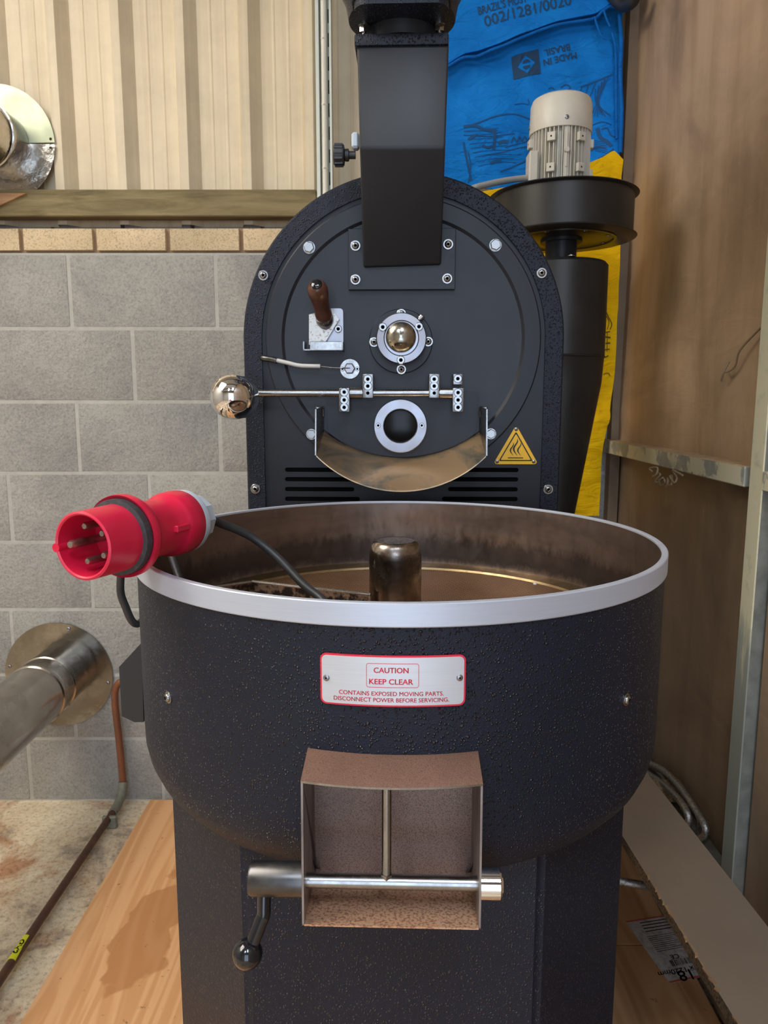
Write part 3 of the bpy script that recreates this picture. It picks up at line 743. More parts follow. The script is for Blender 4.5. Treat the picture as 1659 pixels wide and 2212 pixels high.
# sacks on the back wall, right
def sackY(x, z, seed=0, amp=.010):
    return 1.7*amp*(noise.noise(Vector((x*3.5+seed, z*5, 1.3)))+.5*noise.noise(Vector((x*9+seed, z*12+x*8, 2.2))))
def sack_sheet(bm, outline_fn, x0, x1, nx, nzv, Y0, seed, amp, th=.006):
    """outline_fn(s) -> (zbottom, ztop) along x"""
    fr, bk = [], []
    for i in range(nx+1):
        s = i/nx; x = x0+(x1-x0)*s; zb, zt = outline_fn(x)
        cf, cb = [], []
        for j in range(nzv+1):
            z = zb+(zt-zb)*j/nzv; y = Y0+sackY(x, z, seed, amp)
            cf.append(bm.verts.new((x, y, z))); cb.append(bm.verts.new((x, y+th, z)))
        fr.append(cf); bk.append(cb)
    for i in range(nx):
        for j in range(nzv):
            bm.faces.new((fr[i][j], fr[i+1][j], fr[i+1][j+1], fr[i][j+1])); bm.faces.new((bk[i][j], bk[i][j+1], bk[i+1][j+1], bk[i+1][j]))
        bm.faces.new((fr[i][0], bk[i][0], bk[i+1][0], fr[i+1][0])); bm.faces.new((fr[i][nzv], fr[i+1][nzv], bk[i+1][nzv], bk[i][nzv]))
    for j in range(nzv):
        bm.faces.new((fr[0][j], fr[0][j+1], bk[0][j+1], bk[0][j])); bm.faces.new((fr[nx][j], bk[nx][j], bk[nx][j+1], fr[nx][j+1]))
def interp(pts):
    def f(x):
        if x <= pts[0][0]: return pts[0][1]
        for (xa, za), (xb, zb) in zip(pts, pts[1:]):
            if x <= xb: return za+(zb-za)*(x-xa)/(xb-xa)
        return pts[-1][1]
    return f
SY = 2.315
def sp(x, y, Y=SY): q = wY(x, y, Y); return (q.x, q.z)
sack = thing('coffee_sack', 'blue woven coffee sack with black print hung on the back wall', 'sack', (.35, SY, 2.3))
bot = interp([sp(850, 395), sp(1000, 398), sp(1080, 410), sp(1200, 400), sp(1350, 345)])
xl, xr = sp(870, 200)[0], sp(1343, 200)[0]
b = BM(); sack_sheet(b, lambda x: (bot(x), 2.95), xl, xr, 60, 60, SY, 3, .016); obj('lower_sack_face', b, M_blue, sack, 60)
seam = interp([sp(850, 175), sp(965, 148), sp(1000, 127), sp(1030, 122), sp(1090, 100), sp(1130, 84), sp(1200, 58), sp(1280, 42), sp(1320, 15), sp(1350, 10)])
SU = SY-.030
b = BM(); sack_sheet(b, lambda x: (seam(x), 2.96), xl-.003, xr-.004, 60, 40, SU, 9, .010); obj('upper_flap', b, M_blue, sack, 60)
b = BM(); pts = [wY(x, y, SU-.004) for x, y in ((930, 157), (965, 145), (1000, 125), (1030, 122), (1062, 108), (1090, 98), (1130, 80), (1200, 55), (1280, 41), (1300, 26), (1320, 14), (1345, 24))]
tube(b, pts, .0045, 8, 6, flat=1.0); obj('rolled_hem', b, M_blue_hem, sack, 60)
b = BM(); tube(b, [wY(x, y, SY-.018) for x, y in ((1338, 30), (1342, 90), (1340, 160), (1343, 240), (1340, 330))], .006, 8, 6)
tube(b, [wY(x, y, SY-.014) for x, y in ((1322, 70), (1330, 110), (1331, 200), (1332, 300))], .004, 8, 6); obj('side_seam', b, M_blue_hem, sack, 60)
b = BM(); tube(b, [wY(x, y, SU-.012) for x, y in ((1284, 36), (1290, 55), (1300, 78), (1312, 84))], .003, 6, 6); tube(b, [wY(x, y, SU-.014) for x, y in ((1304, 22), (1310, 40), (1318, 58))], .003, 6, 6); obj('stitching', b, M_blue_hem, sack)
def onsack(bm, seed, amp, Y0, off=.0016):
    for v in bm.verts: v.co.y = Y0+sackY(v.co.x, v.co.z, seed, amp)-off
    return bm
def sack_text(body, px, py, size, ang, seed, amp, Y0, flip=False, name='print', scx=1.0, bold=.0005):
    b = text_bm(body, size, 0, bold, scx=scx); bmesh.ops.triangulate(b, faces=b.faces)
    c = wY(px, py, Y0); ca, sa = cos(radians(ang)), sin(radians(ang))
    for v in b.verts:
        x, y, _ = v.co
        if flip: x, y = -x, -y
        v.co = Vector((c.x+x*ca-y*sa, Y0, c.z+x*sa+y*ca))
    onsack(b, seed, amp, Y0); return obj(name, b, M_ink, sack, 0, recalc=False)
sack_text("BRAZIL'S MOST", 1084, 13, .029, 13, 9, .010, SU, scx=.70)
sack_text('002/1281/0020', 1139, 26, .040, 13, 9, .010, SU, bold=.0004, scx=1.02)
sack_text('MADE IN', 1210, 126, .025, 13, 3, .016, SY, True); sack_text('BRASIL', 1204, 107, .025, 13, 3, .016, SY, True)
def strip(pts, wpx, Y0=SY, seed=3, amp=.016, n=4, bm=None):
    b = bm or BM(); P = smooth_path([wY(x, y, Y0) for x, y in pts], n); hw = wpx*.8*2.25/F/2; L = []
    for i, p in enumerate(P):
        d = (P[min(i+1, len(P)-1)]-P[max(i-1, 0)]); d = Vector((d.x, 0, d.z)).normalized(); nn = Vector((-d.z, 0, d.x))
        L.append((b.verts.new(p+nn*hw), b.verts.new(p-nn*hw)))
    for (a1, a2), (b1, b2) in zip(L, L[1:]): b.faces.new((a1, a2, b2, b1))
    return b
# flag mark
b = BM(); Fc = [(1104, 125), (1163, 106), (1168, 159), (1110, 171)]
def bil(u, v):
    P0 = Vector(Fc[0]).lerp(Vector(Fc[1]), u); P1 = Vector(Fc[3]).lerp(Vector(Fc[2]), u); q = P0.lerp(P1, v); return (q.x, q.y)
def fv(u, v): return b.verts.new(wY(*bil(u, v), SY))
dia = [(.17, .5), (.5, .12), (.83, .5), (.5, .88)]; rim = [(0, .5), (.5, 0), (1, .5), (.5, 1)]; cor = [(0, 0), (1, 0), (1, 1), (0, 1)]
dv = [fv(*q) for q in dia]; rv = [fv(*q) for q in rim]; cv = [fv(*q) for q in cor]
for k in range(4): b.faces.new((dv[k], dv[(k+1) % 4], rv[(k+1) % 4], rv[k]))
b.faces.new((rv[0], cv[0], rv[1])); b.faces.new((rv[1], cv[1], rv[2])); b.faces.new((rv[2], cv[2], rv[3])); b.faces.new((rv[3], cv[3], rv[0]))
cs = [fv(.5+.155*cos(a*pi/10), .5+.20*sin(a*pi/10)) for a in range(20)]
b.faces.new(cs[1:10]); b.faces.new(cs[11:20])
bmesh.ops.triangulate(b, faces=b.faces); bmesh.ops.subdivide_edges(b, edges=b.edges[:], cuts=2)
onsack(b, 3, .016, SY); obj('flag_mark', b, M_ink, sack, 0, recalc=False)
# faded line drawing
b = BM()
for pts, wp in ((((1000, 280), (1035, 268), (1070, 255), (1110, 249), (1150, 262)), 3), (((1325, 157), (1290, 172), (1255, 187)), 3),
                (((1000, 278), (1025, 276), (1045, 284), (1066, 286)), 7), (((1067, 284), (1068, 300), (1065, 325)), 8), (((1000, 310), (1006, 340), (1018, 390)), 5), (((1010, 330), (1016, 360), (1012, 395)), 3),
                (((1010, 305), (1020, 300), (1028, 296)), 6), (((1040, 318), (1052, 322), (1062, 318)), 6), (((1075, 312), (1085, 308), (1096, 309)), 8), (((1058, 355), (1070, 350), (1082, 348)), 7),
                (((1000, 296), (1050, 298), (1110, 292)), 2), (((1090, 320), (1130, 310), (1160, 300)), 2), (((1040, 340), (1100, 326), (1150, 316)), 2), (((1080, 372), (1120, 355), (1150, 345)), 3),
                (((1292, 275), (1298, 295), (1312, 306), (1320, 316)), 9), (((1300, 278), (1312, 276), (1318, 290), (1328, 296)), 3), (((1275, 325), (1285, 318), (1300, 316), (1308, 322)), 5), (((1290, 345), (1308, 335), (1325, 322)), 3),
                (((1275, 270), (1300, 262), (1322, 268)), 2), (((1185, 192), (1192, 188), (1198, 192)), 3), (((1212, 188), (1222, 182), (1232, 188), (1226, 196)), 3), (((1110, 228), (1128, 224), (1142, 226), (1140, 214)), 2),
                (((1102, 312), (1108, 300), (1114, 310), (1120, 299), (1126, 308), (1132, 297), (1138, 306), (1145, 296)), 3)):
    strip(pts, wp, bm=b)
for k in range(8): strip([(1318-k*3.5-(5 if k % 2 else 0), 160+k*4), (1300-k*1.5, 200+k*3), (1279+k*6, 246+(k % 3)*2)], 2.2, bm=b)
for k in range(3): strip([(1290-k*16, 172+k*6), (1282-k*14, 192+k*4), (1276-k*14, 206+k*4)], 2.5, bm=b)
for k in range(7): strip([(1285, 300+k*4), (1300, 304+k*4), (1312, 302+k*5)], 1.6, bm=b)
for k in range(9): strip([(1000+k*4, 288+k*9), (1040+k*6, 286+k*8), (1075+k*5, 280+k*9)], 1.3, bm=b)
onsack(b, 3, .016, SY); obj('line_drawing', b, M_ink2, sack, 0, recalc=False)

YY = SY-.024
t = thing('coffee_sack', 'bright yellow woven sack hanging below the blue sack, behind the cyclone', 'sack', (.45, YY, 1.5))
yxr = lambda z: interp([(1.0, sp(1295, 1150, YY)[0]), (sp(1298, 1100, YY)[1], sp(1297, 1100, YY)[0]), (sp(1300, 960, YY)[1], sp(1302, 960, YY)[0]), (sp(1322, 905, YY)[1], sp(1318, 905, YY)[0]), (sp(1330, 800, YY)[1], sp(1330, 800, YY)[0]), (sp(1337, 600, YY)[1], sp(1337, 600, YY)[0]), (sp(1343, 400, YY)[1], sp(1344, 400, YY)[0]), (2.3, sp(1346, 330, YY)[0])])(z)
ytop = interp([sp(1000, 425, YY), sp(1045, 412, YY), sp(1100, 400, YY), sp(1270, 354, YY), sp(1300, 340, YY), sp(1325, 325, YY), sp(1346, 345, YY)])
b = BM(); nx, nzv = 50, 90; yx0 = sp(1010, 500, YY)[0]; fr = []; bk = []
for i in range(nx+1):
    s = i/nx; cf = []; cb = []
    for j in range(nzv+1):
        q = j/nzv; xg = yx0+(.70-yx0)*s; zt = ytop(yx0+(yxr(2.1)-yx0)*s); z = 1.0+(zt-1.0)*q
        x = yx0+(yxr(z)-yx0)*s; y = YY+sackY(x, z, 21, .016)-.01*sin(max(0, s-.85)/.15*pi)*noise.noise(Vector((0, 0, z*4)))
        if abs(z-sp(1320, 905, YY)[1]) < .02 and s > .9: y -= .008
        cf.append(b.verts.new((x, y, z))); cb.append(b.verts.new((x, y+.005, z)))
    fr.append(cf); bk.append(cb)
for i in range(nx):
    for j in range(nzv):
        b.faces.new((fr[i][j], fr[i+1][j], fr[i+1][j+1], fr[i][j+1])); b.faces.new((bk[i][j], bk[i][j+1], bk[i+1][j+1], bk[i+1][j]))
for j in range(nzv): b.faces.new((fr[nx][j], bk[nx][j], bk[nx][j+1], fr[nx][j+1]))
for i in range(nx): b.faces.new((fr[i][nzv], fr[i+1][nzv], bk[i+1][nzv], bk[i][nzv]))
obj('sack_face', b, M_yellow, t, 60)
b = BM()
for pts, wp in ((((1308, 670), (1315, 685), (1322, 700), (1318, 712)), 2.5), (((1309, 680), (1316, 695), (1312, 712)), 2), (((1308, 718), (1318, 716)), 3), (((1308, 728), (1319, 729)), 4), (((1308, 742), (1318, 741)), 4), (((1306, 756), (1317, 754)), 3),
                (((1308, 772), (1314, 768)), 3), (((1304, 808), (1314, 806), (1318, 812)), 2), (((1312, 716), (1311, 760)), 2)): strip(pts, wp, YY, 21, .016, bm=b)
onsack(b, 21, .016, YY, .003); obj('print', b, M_ink_y, t, 0, recalc=False)
b = BM(); tube(b, [wY(1308, -30, 2.28), wY(1325, -6, 2.27), wY(1346, 12, 2.24), wY(1366, 4, 2.20), wY(1376, -20, 2.18)], .016, 12, 6); box(b, wY(1345, -25, 2.25), (.06, .04, .05), .008)
tagt(obj('black_clamp', b, M_black_box), 'dark clamp holding the corner of the blue sack at the top of the wall', 'clamp')

# ================================================================== CYCLONE (world frame)
CX, CY = .4486, 1.98
t = thing('chaff_cyclone', 'black sheet metal chaff cyclone with a fan drum behind the roaster', 'cyclone', (CX, CY, .018))
b = BM(); lathe(b, [(0, 1.697), (.112, 1.697), (.118, 1.690), (.118, 1.469), (.1185, 1.4685), (.117, 1.466), (.113, 1.40), (.050, 1.00), (.05, .94), (0, .94)], (CX, CY, 0), (0, 0, 1), 64); obj('cyclone_body', b, M_cyc, t)
b = BM(); lathe(b, [(.1190, 1.4675), (.1205, 1.4655), (.1190, 1.4635)], (CX, CY, 0), (0, 0, 1), 64, cap=False); obj('seam', b, M_cyc, t)
b = BM(); lathe(b, [(.039, 1.69), (.039, 1.758)], (CX, CY, 0), (0, 0, 1), 40); lathe(b, [(.052, 1.750), (.052, 1.757)], (CX, CY, 0), (0, 0, 1), 40); obj('neck', b, M_blackshade, t)
b = BM(); lathe(b, [(0, 1.757), (.179, 1.757), (.183, 1.759), (.179, 1.762), (.173, 1.764), (.173, 1.855), (.180, 1.857), (.184, 1.859), (.180, 1.862), (0, 1.862)], (CX, CY, 0), (0, 0, 1), 80)
for f in b.faces:
    if f.calc_center_median().z < 1.758: f.material_index = 1
obj('fan_drum', b, [M_cyc, M_cyc_under], t)
b = BM(); lathe(b, [(.135, 1.7565), (.135, 1.7545), (.128, 1.7545), (.128, 1.7565)], (CX, CY, 0), (0, 0, 1), 60, cap=False); obj('drum_flange', b, M_cyc_under, t)
for k in range(8):
    a = k*pi/4+.25; inst('flange_screw', ME_rivet, t, (CX+.118*cos(a), CY+.118*sin(a), 1.7565), (-pi/2, 0, 0), .007)
inst('flange_screw', ME_button, t, (CX, CY-.112, 1.6975), (-pi/2, 0, 0), .009)
b = BM()
for a in (45, 135, 225, 315): box(b, (CX+.09*cos(radians(a)), CY+.09*sin(radians(a)), .50), (.02, .02, .96))
lathe(b, [(.09, .30), (.09, .60)], (CX, CY, 0), (0, 0, 1), 32); obj('stand', b, M_blackshade, t)
# motor
mx = .4375
M0 = set(bpy.data.objects); mo = BM(); lathe(mo, [(.062, 1.8745), (.074, 1.878), (.074, 1.886), (.060, 1.892), (.060, 2.03)], (mx, CY, 0), (0, 0, 1), 48)
for v in mo.verts: v.co.z -= .013
motor = obj('motor_body', mo, M_motor, t, label='light grey finned electric motor')
b = BM()
for k in range(44):
    a = 2*pi*k/44
    b2 = box(b, (mx+.0665*cos(a), CY+.0665*sin(a), 1.960), (.014, .0022, .132), rot=None)
    bmesh.ops.rotate(b, cent=(mx+.0665*cos(a), CY+.0665*sin(a), 1.960), matrix=Matrix.Rotation(a, 3, 'Z'), verts=b2)
bmesh.ops.translate(b, vec=(0, 0, -.013), verts=b.verts); obj('cooling_fins', b, M_motor, motor, 0)
for a in (-118, -62, -5, -175):
    for z in (1.995, 1.925):
        b = BM(); ar = radians(a); v = box(b, (0, 0, 0), (.012, .020, .020), .001); bmesh.ops.rotate(b, cent=(0, 0, 0), matrix=Matrix.Rotation(ar, 3, 'Z'), verts=b.verts)
        bmesh.ops.translate(b, vec=(mx+.0745*cos(ar), CY+.0745*sin(ar), z-.013), verts=b.verts); obj('lug', b, M_motor, motor)
        inst('lug_hole', proto('lug_hole', (lambda q: (lathe(q, [(.0022, 0), (0, 0)], (0, 0, 0), (0, -1, 0), 10), q)[1])(BM()), M_dark, 0), motor, (mx+.0808*cos(ar), CY+.0808*sin(ar), z-.013), (0, 0, ar+pi/2))
ar = radians(-90)
b = BM(); box(b, (mx, CY-.066, 1.96), (.014, .010, .135)); bmesh.ops.translate(b, vec=(0, 0, -.013), verts=b.verts); obj('cover_strip', b, M_motor, motor)
b = BM(); cyl(b, (mx, CY-.073, 1.925), (mx, CY-.073, 2.003), .0024, 10); cyl(b, (mx, CY-.070, 1.963), (mx, CY-.079, 1.963), .006, 14); bmesh.ops.translate(b, vec=(0, 0, -.013), verts=b.verts); obj('tie_rod', b, M_motor, motor)
b = BM(); box(b, (mx, CY-.072, 1.886), (.016, .016, .022), .002); cyl(b, (mx, CY-.078, 1.875), (mx, CY-.078, 1.889), .006, 12); bmesh.ops.translate(b, vec=(0, 0, -.013), verts=b.verts); obj('foot_bolt', b, M_motor, motor)
b = BM(); lathe(b, [(.0758, 2.018), (.0763, 2.022), (.0758, 2.050), (.0752, 2.052), (.0745, 2.084), (.070, 2.096), (.060, 2.102), (0, 2.104)], (mx, CY, 0), (0, 0, 1), 56); lathe(b, [(.0758, 2.018), (.07, 2.02)], (mx, CY, 0), (0, 0, 1), 56, cap=False)
bmesh.ops.translate(b, vec=(0, 0, -.013), verts=b.verts); cowl = obj('fan_cowl', b, M_motor, t, label='smooth cream fan cowl of the motor')
for a in (-92, 178, 88): inst('cowl_screw', ME_rivet, cowl, (mx+.0765*cos(radians(a)), CY+.0765*sin(radians(a)), 2.023), (0, 0, radians(a)+pi/2), .0052)
b = BM(); box(b, (mx-.074, CY-.03, 1.925), (.022, .05, .085), .003); bmesh.ops.translate(b, vec=(0, 0, -.013), verts=b.verts); obj('terminal_box', b, M_motor, motor)
b = BM(); cp = smooth_path([(mx-.07, CY-.035, 1.873), (mx-.13, CY-.03, 1.874), wT(1090, 392, 1.86), wT(1050, 400, 1.82), wT(1015, 412, 1.80), wT(985, 440, 1.80)], 14)
tube(b, cp, .0072, 12, 0, rr=None)
rp = [.0068 if k % 2 else .0080 for k in range(len(cp))]
for i, p in enumerate(cp):
    for v in b.verts[i*12:(i+1)*12] if False else []: pass
b.free(); b = BM(); cp2 = smooth_path(cp, 1); fine = smooth_path([wT(1150, 383, 1.845), wT(1100, 389, 1.83), wT(1050, 399, 1.81), wT(1015, 411, 1.80), wT(985, 440, 1.80)], 30)
tube(b, fine, .007, 10, 0, rr=lambda q: .0066 if int(q*(len(fine)-1)) % 2 else .0079)
cd = obj('flexible_conduit', b, M_conduit, t, 80)

# ================================================================== ROASTER BODY (machine frame)
FY = .410
kf = lambda y=735: pxm(y, FY)
ro = thing('coffee_roaster', 'black drum coffee roaster with an arched front above the cooling tray', 'coffee roaster', (0, FY+.15, .018), 'M')
cc = m(870, 735, FY); CXm, CZm = cc.x, cc.z
RA = 346*kf()
zb = .75
def arch(R, zb_, n=60): return [(CXm+R*cos(pi*k/n), CZm+R*sin(pi*k/n)) for k in range(n+1)]+[(CXm-R*.995, zb_), (CXm+R*.995, zb_)]
# shell
b = BM(); A_ = arch(RA, zb); prism_y(b, A_, FY+.006, FY+.36); obj('drum_housing', b, M_tex, ro, 30)
b = BM(); box(b, (CXm, FY+.18, (.018+zb)/2), (RA*1.8, .32, zb-.018), .004); obj('base_cabinet', b, M_tex, ro, 30)
# textured rim
RI = RA-40*kf()
ring_out = arch(RA+.001, zb); ring_in = arch(RI, zb-.05)
b = BM(); n = 60
def ringpts(R, y): return [(CXm+R*cos(pi*k/n), y, CZm+R*sin(pi*k/n)) for k in range(n+1)]
oi = [(CXm+RI, FY-.002, zb)]+ringpts(RI, FY-.002)+[(CXm-RI, FY-.002, zb)]; oo = [(CXm+RA, FY-.002, zb)]+ringpts(RA, FY-.002)+[(CXm-RA, FY-.002, zb)]
R2 = RA-.003; oo = [(CXm+R2, FY-.002, zb)]+ringpts(R2, FY-.002)+[(CXm-R2, FY-.002, zb)]
o3 = [(CXm+RA, FY+.001, zb)]+ringpts(RA, FY+.001)+[(CXm-RA, FY+.001, zb)]
o2 = [(CXm+RA, FY+.010, zb)]+ringpts(RA, FY+.010)+[(CXm-RA, FY+.010, zb)]; i2 = [(CXm+RI, FY+.003, zb)]+ringpts(RI, FY+.003)+[(CXm-RI, FY+.003, zb)]
rows = [i2, oi, oo, o3, o2]; rv = [[b.verts.new(p) for p in r_] for r_ in rows]
for r1, r2 in zip(rv, rv[1:]):
    for k in range(len(r1)-1): b.faces.new((r1[k], r1[k+1], r2[k+1], r2[k]))
obj('textured_rim', b, M_tex, ro, 30)
# front panel with vent slots
holes = []
ky = kf(1050)
for (yy, xl_, xr2, xl3, xr_) in ((1015, 615, 830, 905, 1121), (1035.5, 615, 770, 957, 1120), (1057, 615, 765, 968, 1119), (1078, 615, 777, 955, 1119)):
    for a, c in ((xl_, xr2), (xl3, xr_)):
        pa, pc = m(a, yy, FY), m(c, yy, FY); h = 9.4*ky
        holes.append(rrect((pa.x+pc.x)/2, pa.z, pc.x-pa.x, h, h/2*.98, 5))
pan = plate_curve([(CXm+(RI+.004)*cos(pi*k/60), CZm+(RI+.004)*sin(pi*k/60)) for k in range(61)]+[(CXm-RI-.004, zb), (CXm+RI+.004, zb)], holes, .0012)
bmesh.ops.translate(pan, vec=(0, FY+.0045, 0), verts=pan.verts); obj('front_panel', pan, M_face, ro, 30)
b = BM(); p1, p2 = m(600, 1000, FY), m(1135, 1098, FY); box(b, ((p1.x+p2.x)/2, FY+.0051, (p1.z+p2.z)/2), (p2.x-p1.x, .0008, p1.z-p2.z)); obj('vent_dark_sheet', b, M_dark, ro, 0)  # black sheet standing in for the shade inside the vent slots
# drum end disc with recessed centre
dc = m(869.5, 736, FY-.004); RD = 297*kf(); RIc = 257*kf()
b = BM(); lathe(b, [(RD, 0), (RD, .0054), (RD-.0022, .0072), (RIc+.004, .0072), (RIc-.001, .0042), (RIc-.004, .0038), (0, .0038)], (dc.x, FY+.0035, dc.z), (0, -1, 0), 120); obj('drum_end_disc', b, M_face, ro, 20)
DY = FY-.0003          # recessed disc surface
DY2 = FY-.0037         # outer ring surface
# perimeter screws
for x, y in ((569, 595), (1170, 590), (552, 1056), (1184, 1057)): inst('rim_screw', ME_button, ro, m(x, y, FY-.002), scale=11*kf())
for x, y, r in ((668, 535, 12.5), (1070, 530, 12.5), (673, 938, 11.5), (1060, 937, 11.5)): inst('hex_bolt', ME_hex, ro, m(x, y, DY2), (0, random.random(), 0), r*kf())
# cover plate behind the chute
pa, pb = m(753, 497, DY), m(982, 627, DY)
b = BM(); box(b, ((pa.x+pb.x)/2, DY-.0055, (pa.z+pb.z)/2), (pb.x-pa.x, .011, pa.z-pb.z), .0008)
cpl = obj('chute_flange', b, M_face, ro)
for x, y in ((768, 531), (968, 528), (768, 604), (966, 602)): inst('flange_screw', ME_button, cpl, m(x, y, DY-.011), scale=11*kf())
# feed chute
def fm(x, y, ym): return m(x, y, ym)
yF0, yF1, yF2 = DY-.018, FY-.128, FY-.108
L0, R0 = fm(785, 577, yF0), fm(953, 571, yF0); L1, R1 = fm(777, 319, yF1), fm(962, 318, yF1); L2, R2_ = fm(771, 93, yF2), fm(970, 91, yF2)
bk0, bk1 = DY-.004, FY-.02
sec = [[(L0.x, L0.y, L0.z), (R0.x, R0.y, R0.z), (R0.x, bk0, R0.z), (L0.x, bk0, L0.z)],
       [(L1.x, L1.y, L1.z), (R1.x, R1.y, R1.z), (R1.x+.0, bk0-.03, R1.z+.14), (L1.x, bk0-.03, L1.z+.14)],
       [(L2.x, L2.y, L2.z), (R2_.x, R2_.y, R2_.z), (R2_.x, bk0-.03, R2_.z+.0), (L2.x, bk0-.03, L2.z)]]
sec[1][2] = (R1.x, bk0, R1.z); sec[1][3] = (L1.x, bk0, L1.z); sec[2][2] = (R2_.x, bk0-.02, R2_.z); sec[2][3] = (L2.x, bk0-.02, L2.z)
b = BM(); rr_ = [[b.verts.new(p) for p in s] for s in sec]
for u, v in zip(rr_, rr_[1:]):
    for k in range(4): b.faces.new((u[k], u[(k+1) % 4], v[(k+1) % 4], v[k]))
b.faces.new(rr_[0][::-1]); b.faces.new(rr_[-1])
bmesh.ops.recalc_face_normals(b, faces=b.faces)
es = [e for e in b.edges if abs(e.verts[0].co.y-e.verts[1].co.y) < .2 and e.calc_face_angle(0) > .2]
bmesh.ops.bevel(b, geom=es, offset=.004, segments=3, affect='EDGES', profile=.5)
chute = obj('feed_chute', b, M_blackshade, ro, 25, label='charcoal rectangular feed chute')
# slide gate assembly
cl, cr = m(765, 84, yF2-.006), m(970, 82, yF2-.006)
ctz0, ctz1 = m(868, 97, yF2-.006).z, m(868, 70, yF2-.006).z
wcol = cr.x-cl.x; gx_ = (cl.x+cr.x)/2; gyc = (yF2-.006+bk0-.02)/2; gd = bk0-.02-(yF2-.006)
b = BM(); box(b, (gx_, gyc, (ctz0+ctz1)/2), (wcol, gd, ctz1-ctz0), .004, seg=2); col_ = obj('lower_gate_flange', b, M_tex, ro, label='textured black lower gate flange')
uz0 = ctz1+.020
b = BM(); lathe(b, [(.058, ctz1), (.058, uz0+.01)], (gx_, gyc+.012, 0), (0, 0, 1), 48); obj('gate_tube', b, M_blackshade, ro)
gyf = yF2-.050; ul = rrect(gx_, (gyf+bk0)/2, wcol*.97, bk0-gyf, .022, 6)
b = BM(); loft(b, [(x, y, uz0) for x, y in ul], [(x, y, uz0+.012) for x, y in ul], True, True); obj('upper_gate_flange', b, M_tex2, ro)
ul2 = rrect(gx_, (gyf+bk0)/2, wcol*1.02, bk0-gyf+.008, .026, 6)
b = BM(); loft(b, [(x, y, uz0+.012) for x, y in ul2], [(x, y, uz0+.024) for x, y in ul2], True, True); obj('hopper_flange', b, M_tex, ro)
b = BM(); lathe(b, [(.085, uz0+.024), (.09, uz0+.05), (.20, uz0+.26), (.205, uz0+.26), (.205, uz0+.27), (0, uz0+.27)], (gx_, gyc+.02, 0), (0, 0, 1), 56); obj('bean_hopper', b, M_tex2, ro)
for sx in (-1, 1):
    for y_ in (yF2+.012, bk0-.045):
        xx = gx_+sx*(wcol/2-.014)
        b = BM(); cyl(b, (xx, y_, ctz1-.002), (xx, y_, uz0+.002), .0034, 12); lathe(b, [(.0075, uz0-.012), (.0075, uz0-.004), (.0068, uz0-.003)], (xx, y_, 0), (0, 0, 1), 6)
        lathe(b, [(.0085, uz0-.003), (.0085, uz0)], (xx, y_, 0), (0, 0, 1), 20); obj('gate_bolt', b, M_steel, ro)
# knob on the chute's left side
kp = m(768, 335, FY-.07)
b = BM(); lathe(b, [(.006, 0), (.006, .010), (.0095, .011), (.0095, .0165), (.006, .0165)], kp, (-1, 0, 0), 20)
lathe(b, [(.006, .0165), (.0155, .0185), (.0165, .021), (.0165, .033), (.0148, .035), (0, .035)], kp, (-1, 0, 0), 24)
for k in range(12):
    a = 2*pi*k/12; v = box(b, (kp.x-.027, kp.y+.0165*cos(a), kp.z+.0165*sin(a)), (.013, .003, .003))
obj('chute_knob', b, M_black_box, ro)
b = BM(); q = m(764, 306, FY-.07); box(b, (q.x+.003, q.y, q.z), (.012, .020, .024), .003); obj('chute_bracket', b, M_grey_pl, ro)

# trier (sampler)
s_ = kf(700)
tc = m(705, 712, DY)
b = BM(); pl = rrect(m(716, 700, DY).x, m(716, 711, DY).z, 52*s_, 86*s_, .006)
loft(b, [(x, DY-.001, z) for x, z in pl], [(x, DY-.005, z) for x, z in pl], True, True); trp = obj('sampler_plate', b, M_zinc, ro, label='zinc plated sampler plate')
sq = [m(668, 680, DY-.012), m(715, 668, DY-.012), m(733, 690, DY-.012), m(700, 745, DY-.012), m(668, 745, DY-.012)]
b = BM(); loft(b, [(p.x, DY-.004, p.z) for p in sq], [(p.x, DY-.016, p.z) for p in sq], True, True); obj('sampler_boss', b, mat_speck('speckled_grey_metal', (.50, .48, .45), (.60, .58, .55), (.30, .24, .20), 260, .6, .36, .42, .35), trp)
pA = m(704, 700, DY-.010); pB = m(684, 617, DY-.085)
ax = (pB-pA); LL = ax.length
b = BM(); lathe(b, [(.0105, -.006), (.0135, .004), (.0150, .008), (.0155, .014), (.0150, .018)], pA, ax, 28); obj('ferrule', b, M_steel, trp)
b = BM(); k_ = LL/.10
lathe(b, [(.0115, .012), (.0145, .020*k_), (.0150, .030*k_), (.0132, .043*k_), (.0142, .060*k_), (.0166, .078*k_), (.0170, .090*k_), (.0150, .099*k_), (.0115, .1025*k_)], pA, ax, 32); obj('sampler_handle', b, M_wood_handle, ro, label='turned brown wooden handle with a black end cap')
b = BM(); lathe(b, [(.0100, .100*k_), (.0098, .1045*k_), (.006, .1075*k_), (0, .108*k_)], pA, ax, 28); obj('handle_cap', b, M_blackball, bpy.data.objects['sampler_handle'])
inst('sampler_screw', ME_cap, trp, m(731, 711, DY-.004), scale=8*s_)
# trough: open channel
ta, tb = m(655, 738, DY-.032), m(741, 757, DY-.032)
b = BM(); cx_, cz_ = (ta.x+tb.x)/2, (ta.z+tb.z)/2; wT_, hT_ = tb.x-ta.x, ta.z-tb.z
box(b, (cx_, DY-.018, cz_-hT_/2+.001), (wT_, .034, .002)); box(b, (cx_, DY-.0345, cz_), (wT_*.66, .0018, hT_), .0006) ; box(b, (tb.x-.001, DY-.018, cz_), (.002, .034, hT_)); box(b, (ta.x+.001, DY-.020, cz_), (.002, .030, hT_))
for v in b.verts:
    pass
box(b, (cx_+wT_*.14, DY-.0345, cz_), (wT_*.70, .0022, hT_), .0008); obj('sampler_trough', b, M_steel, trp)

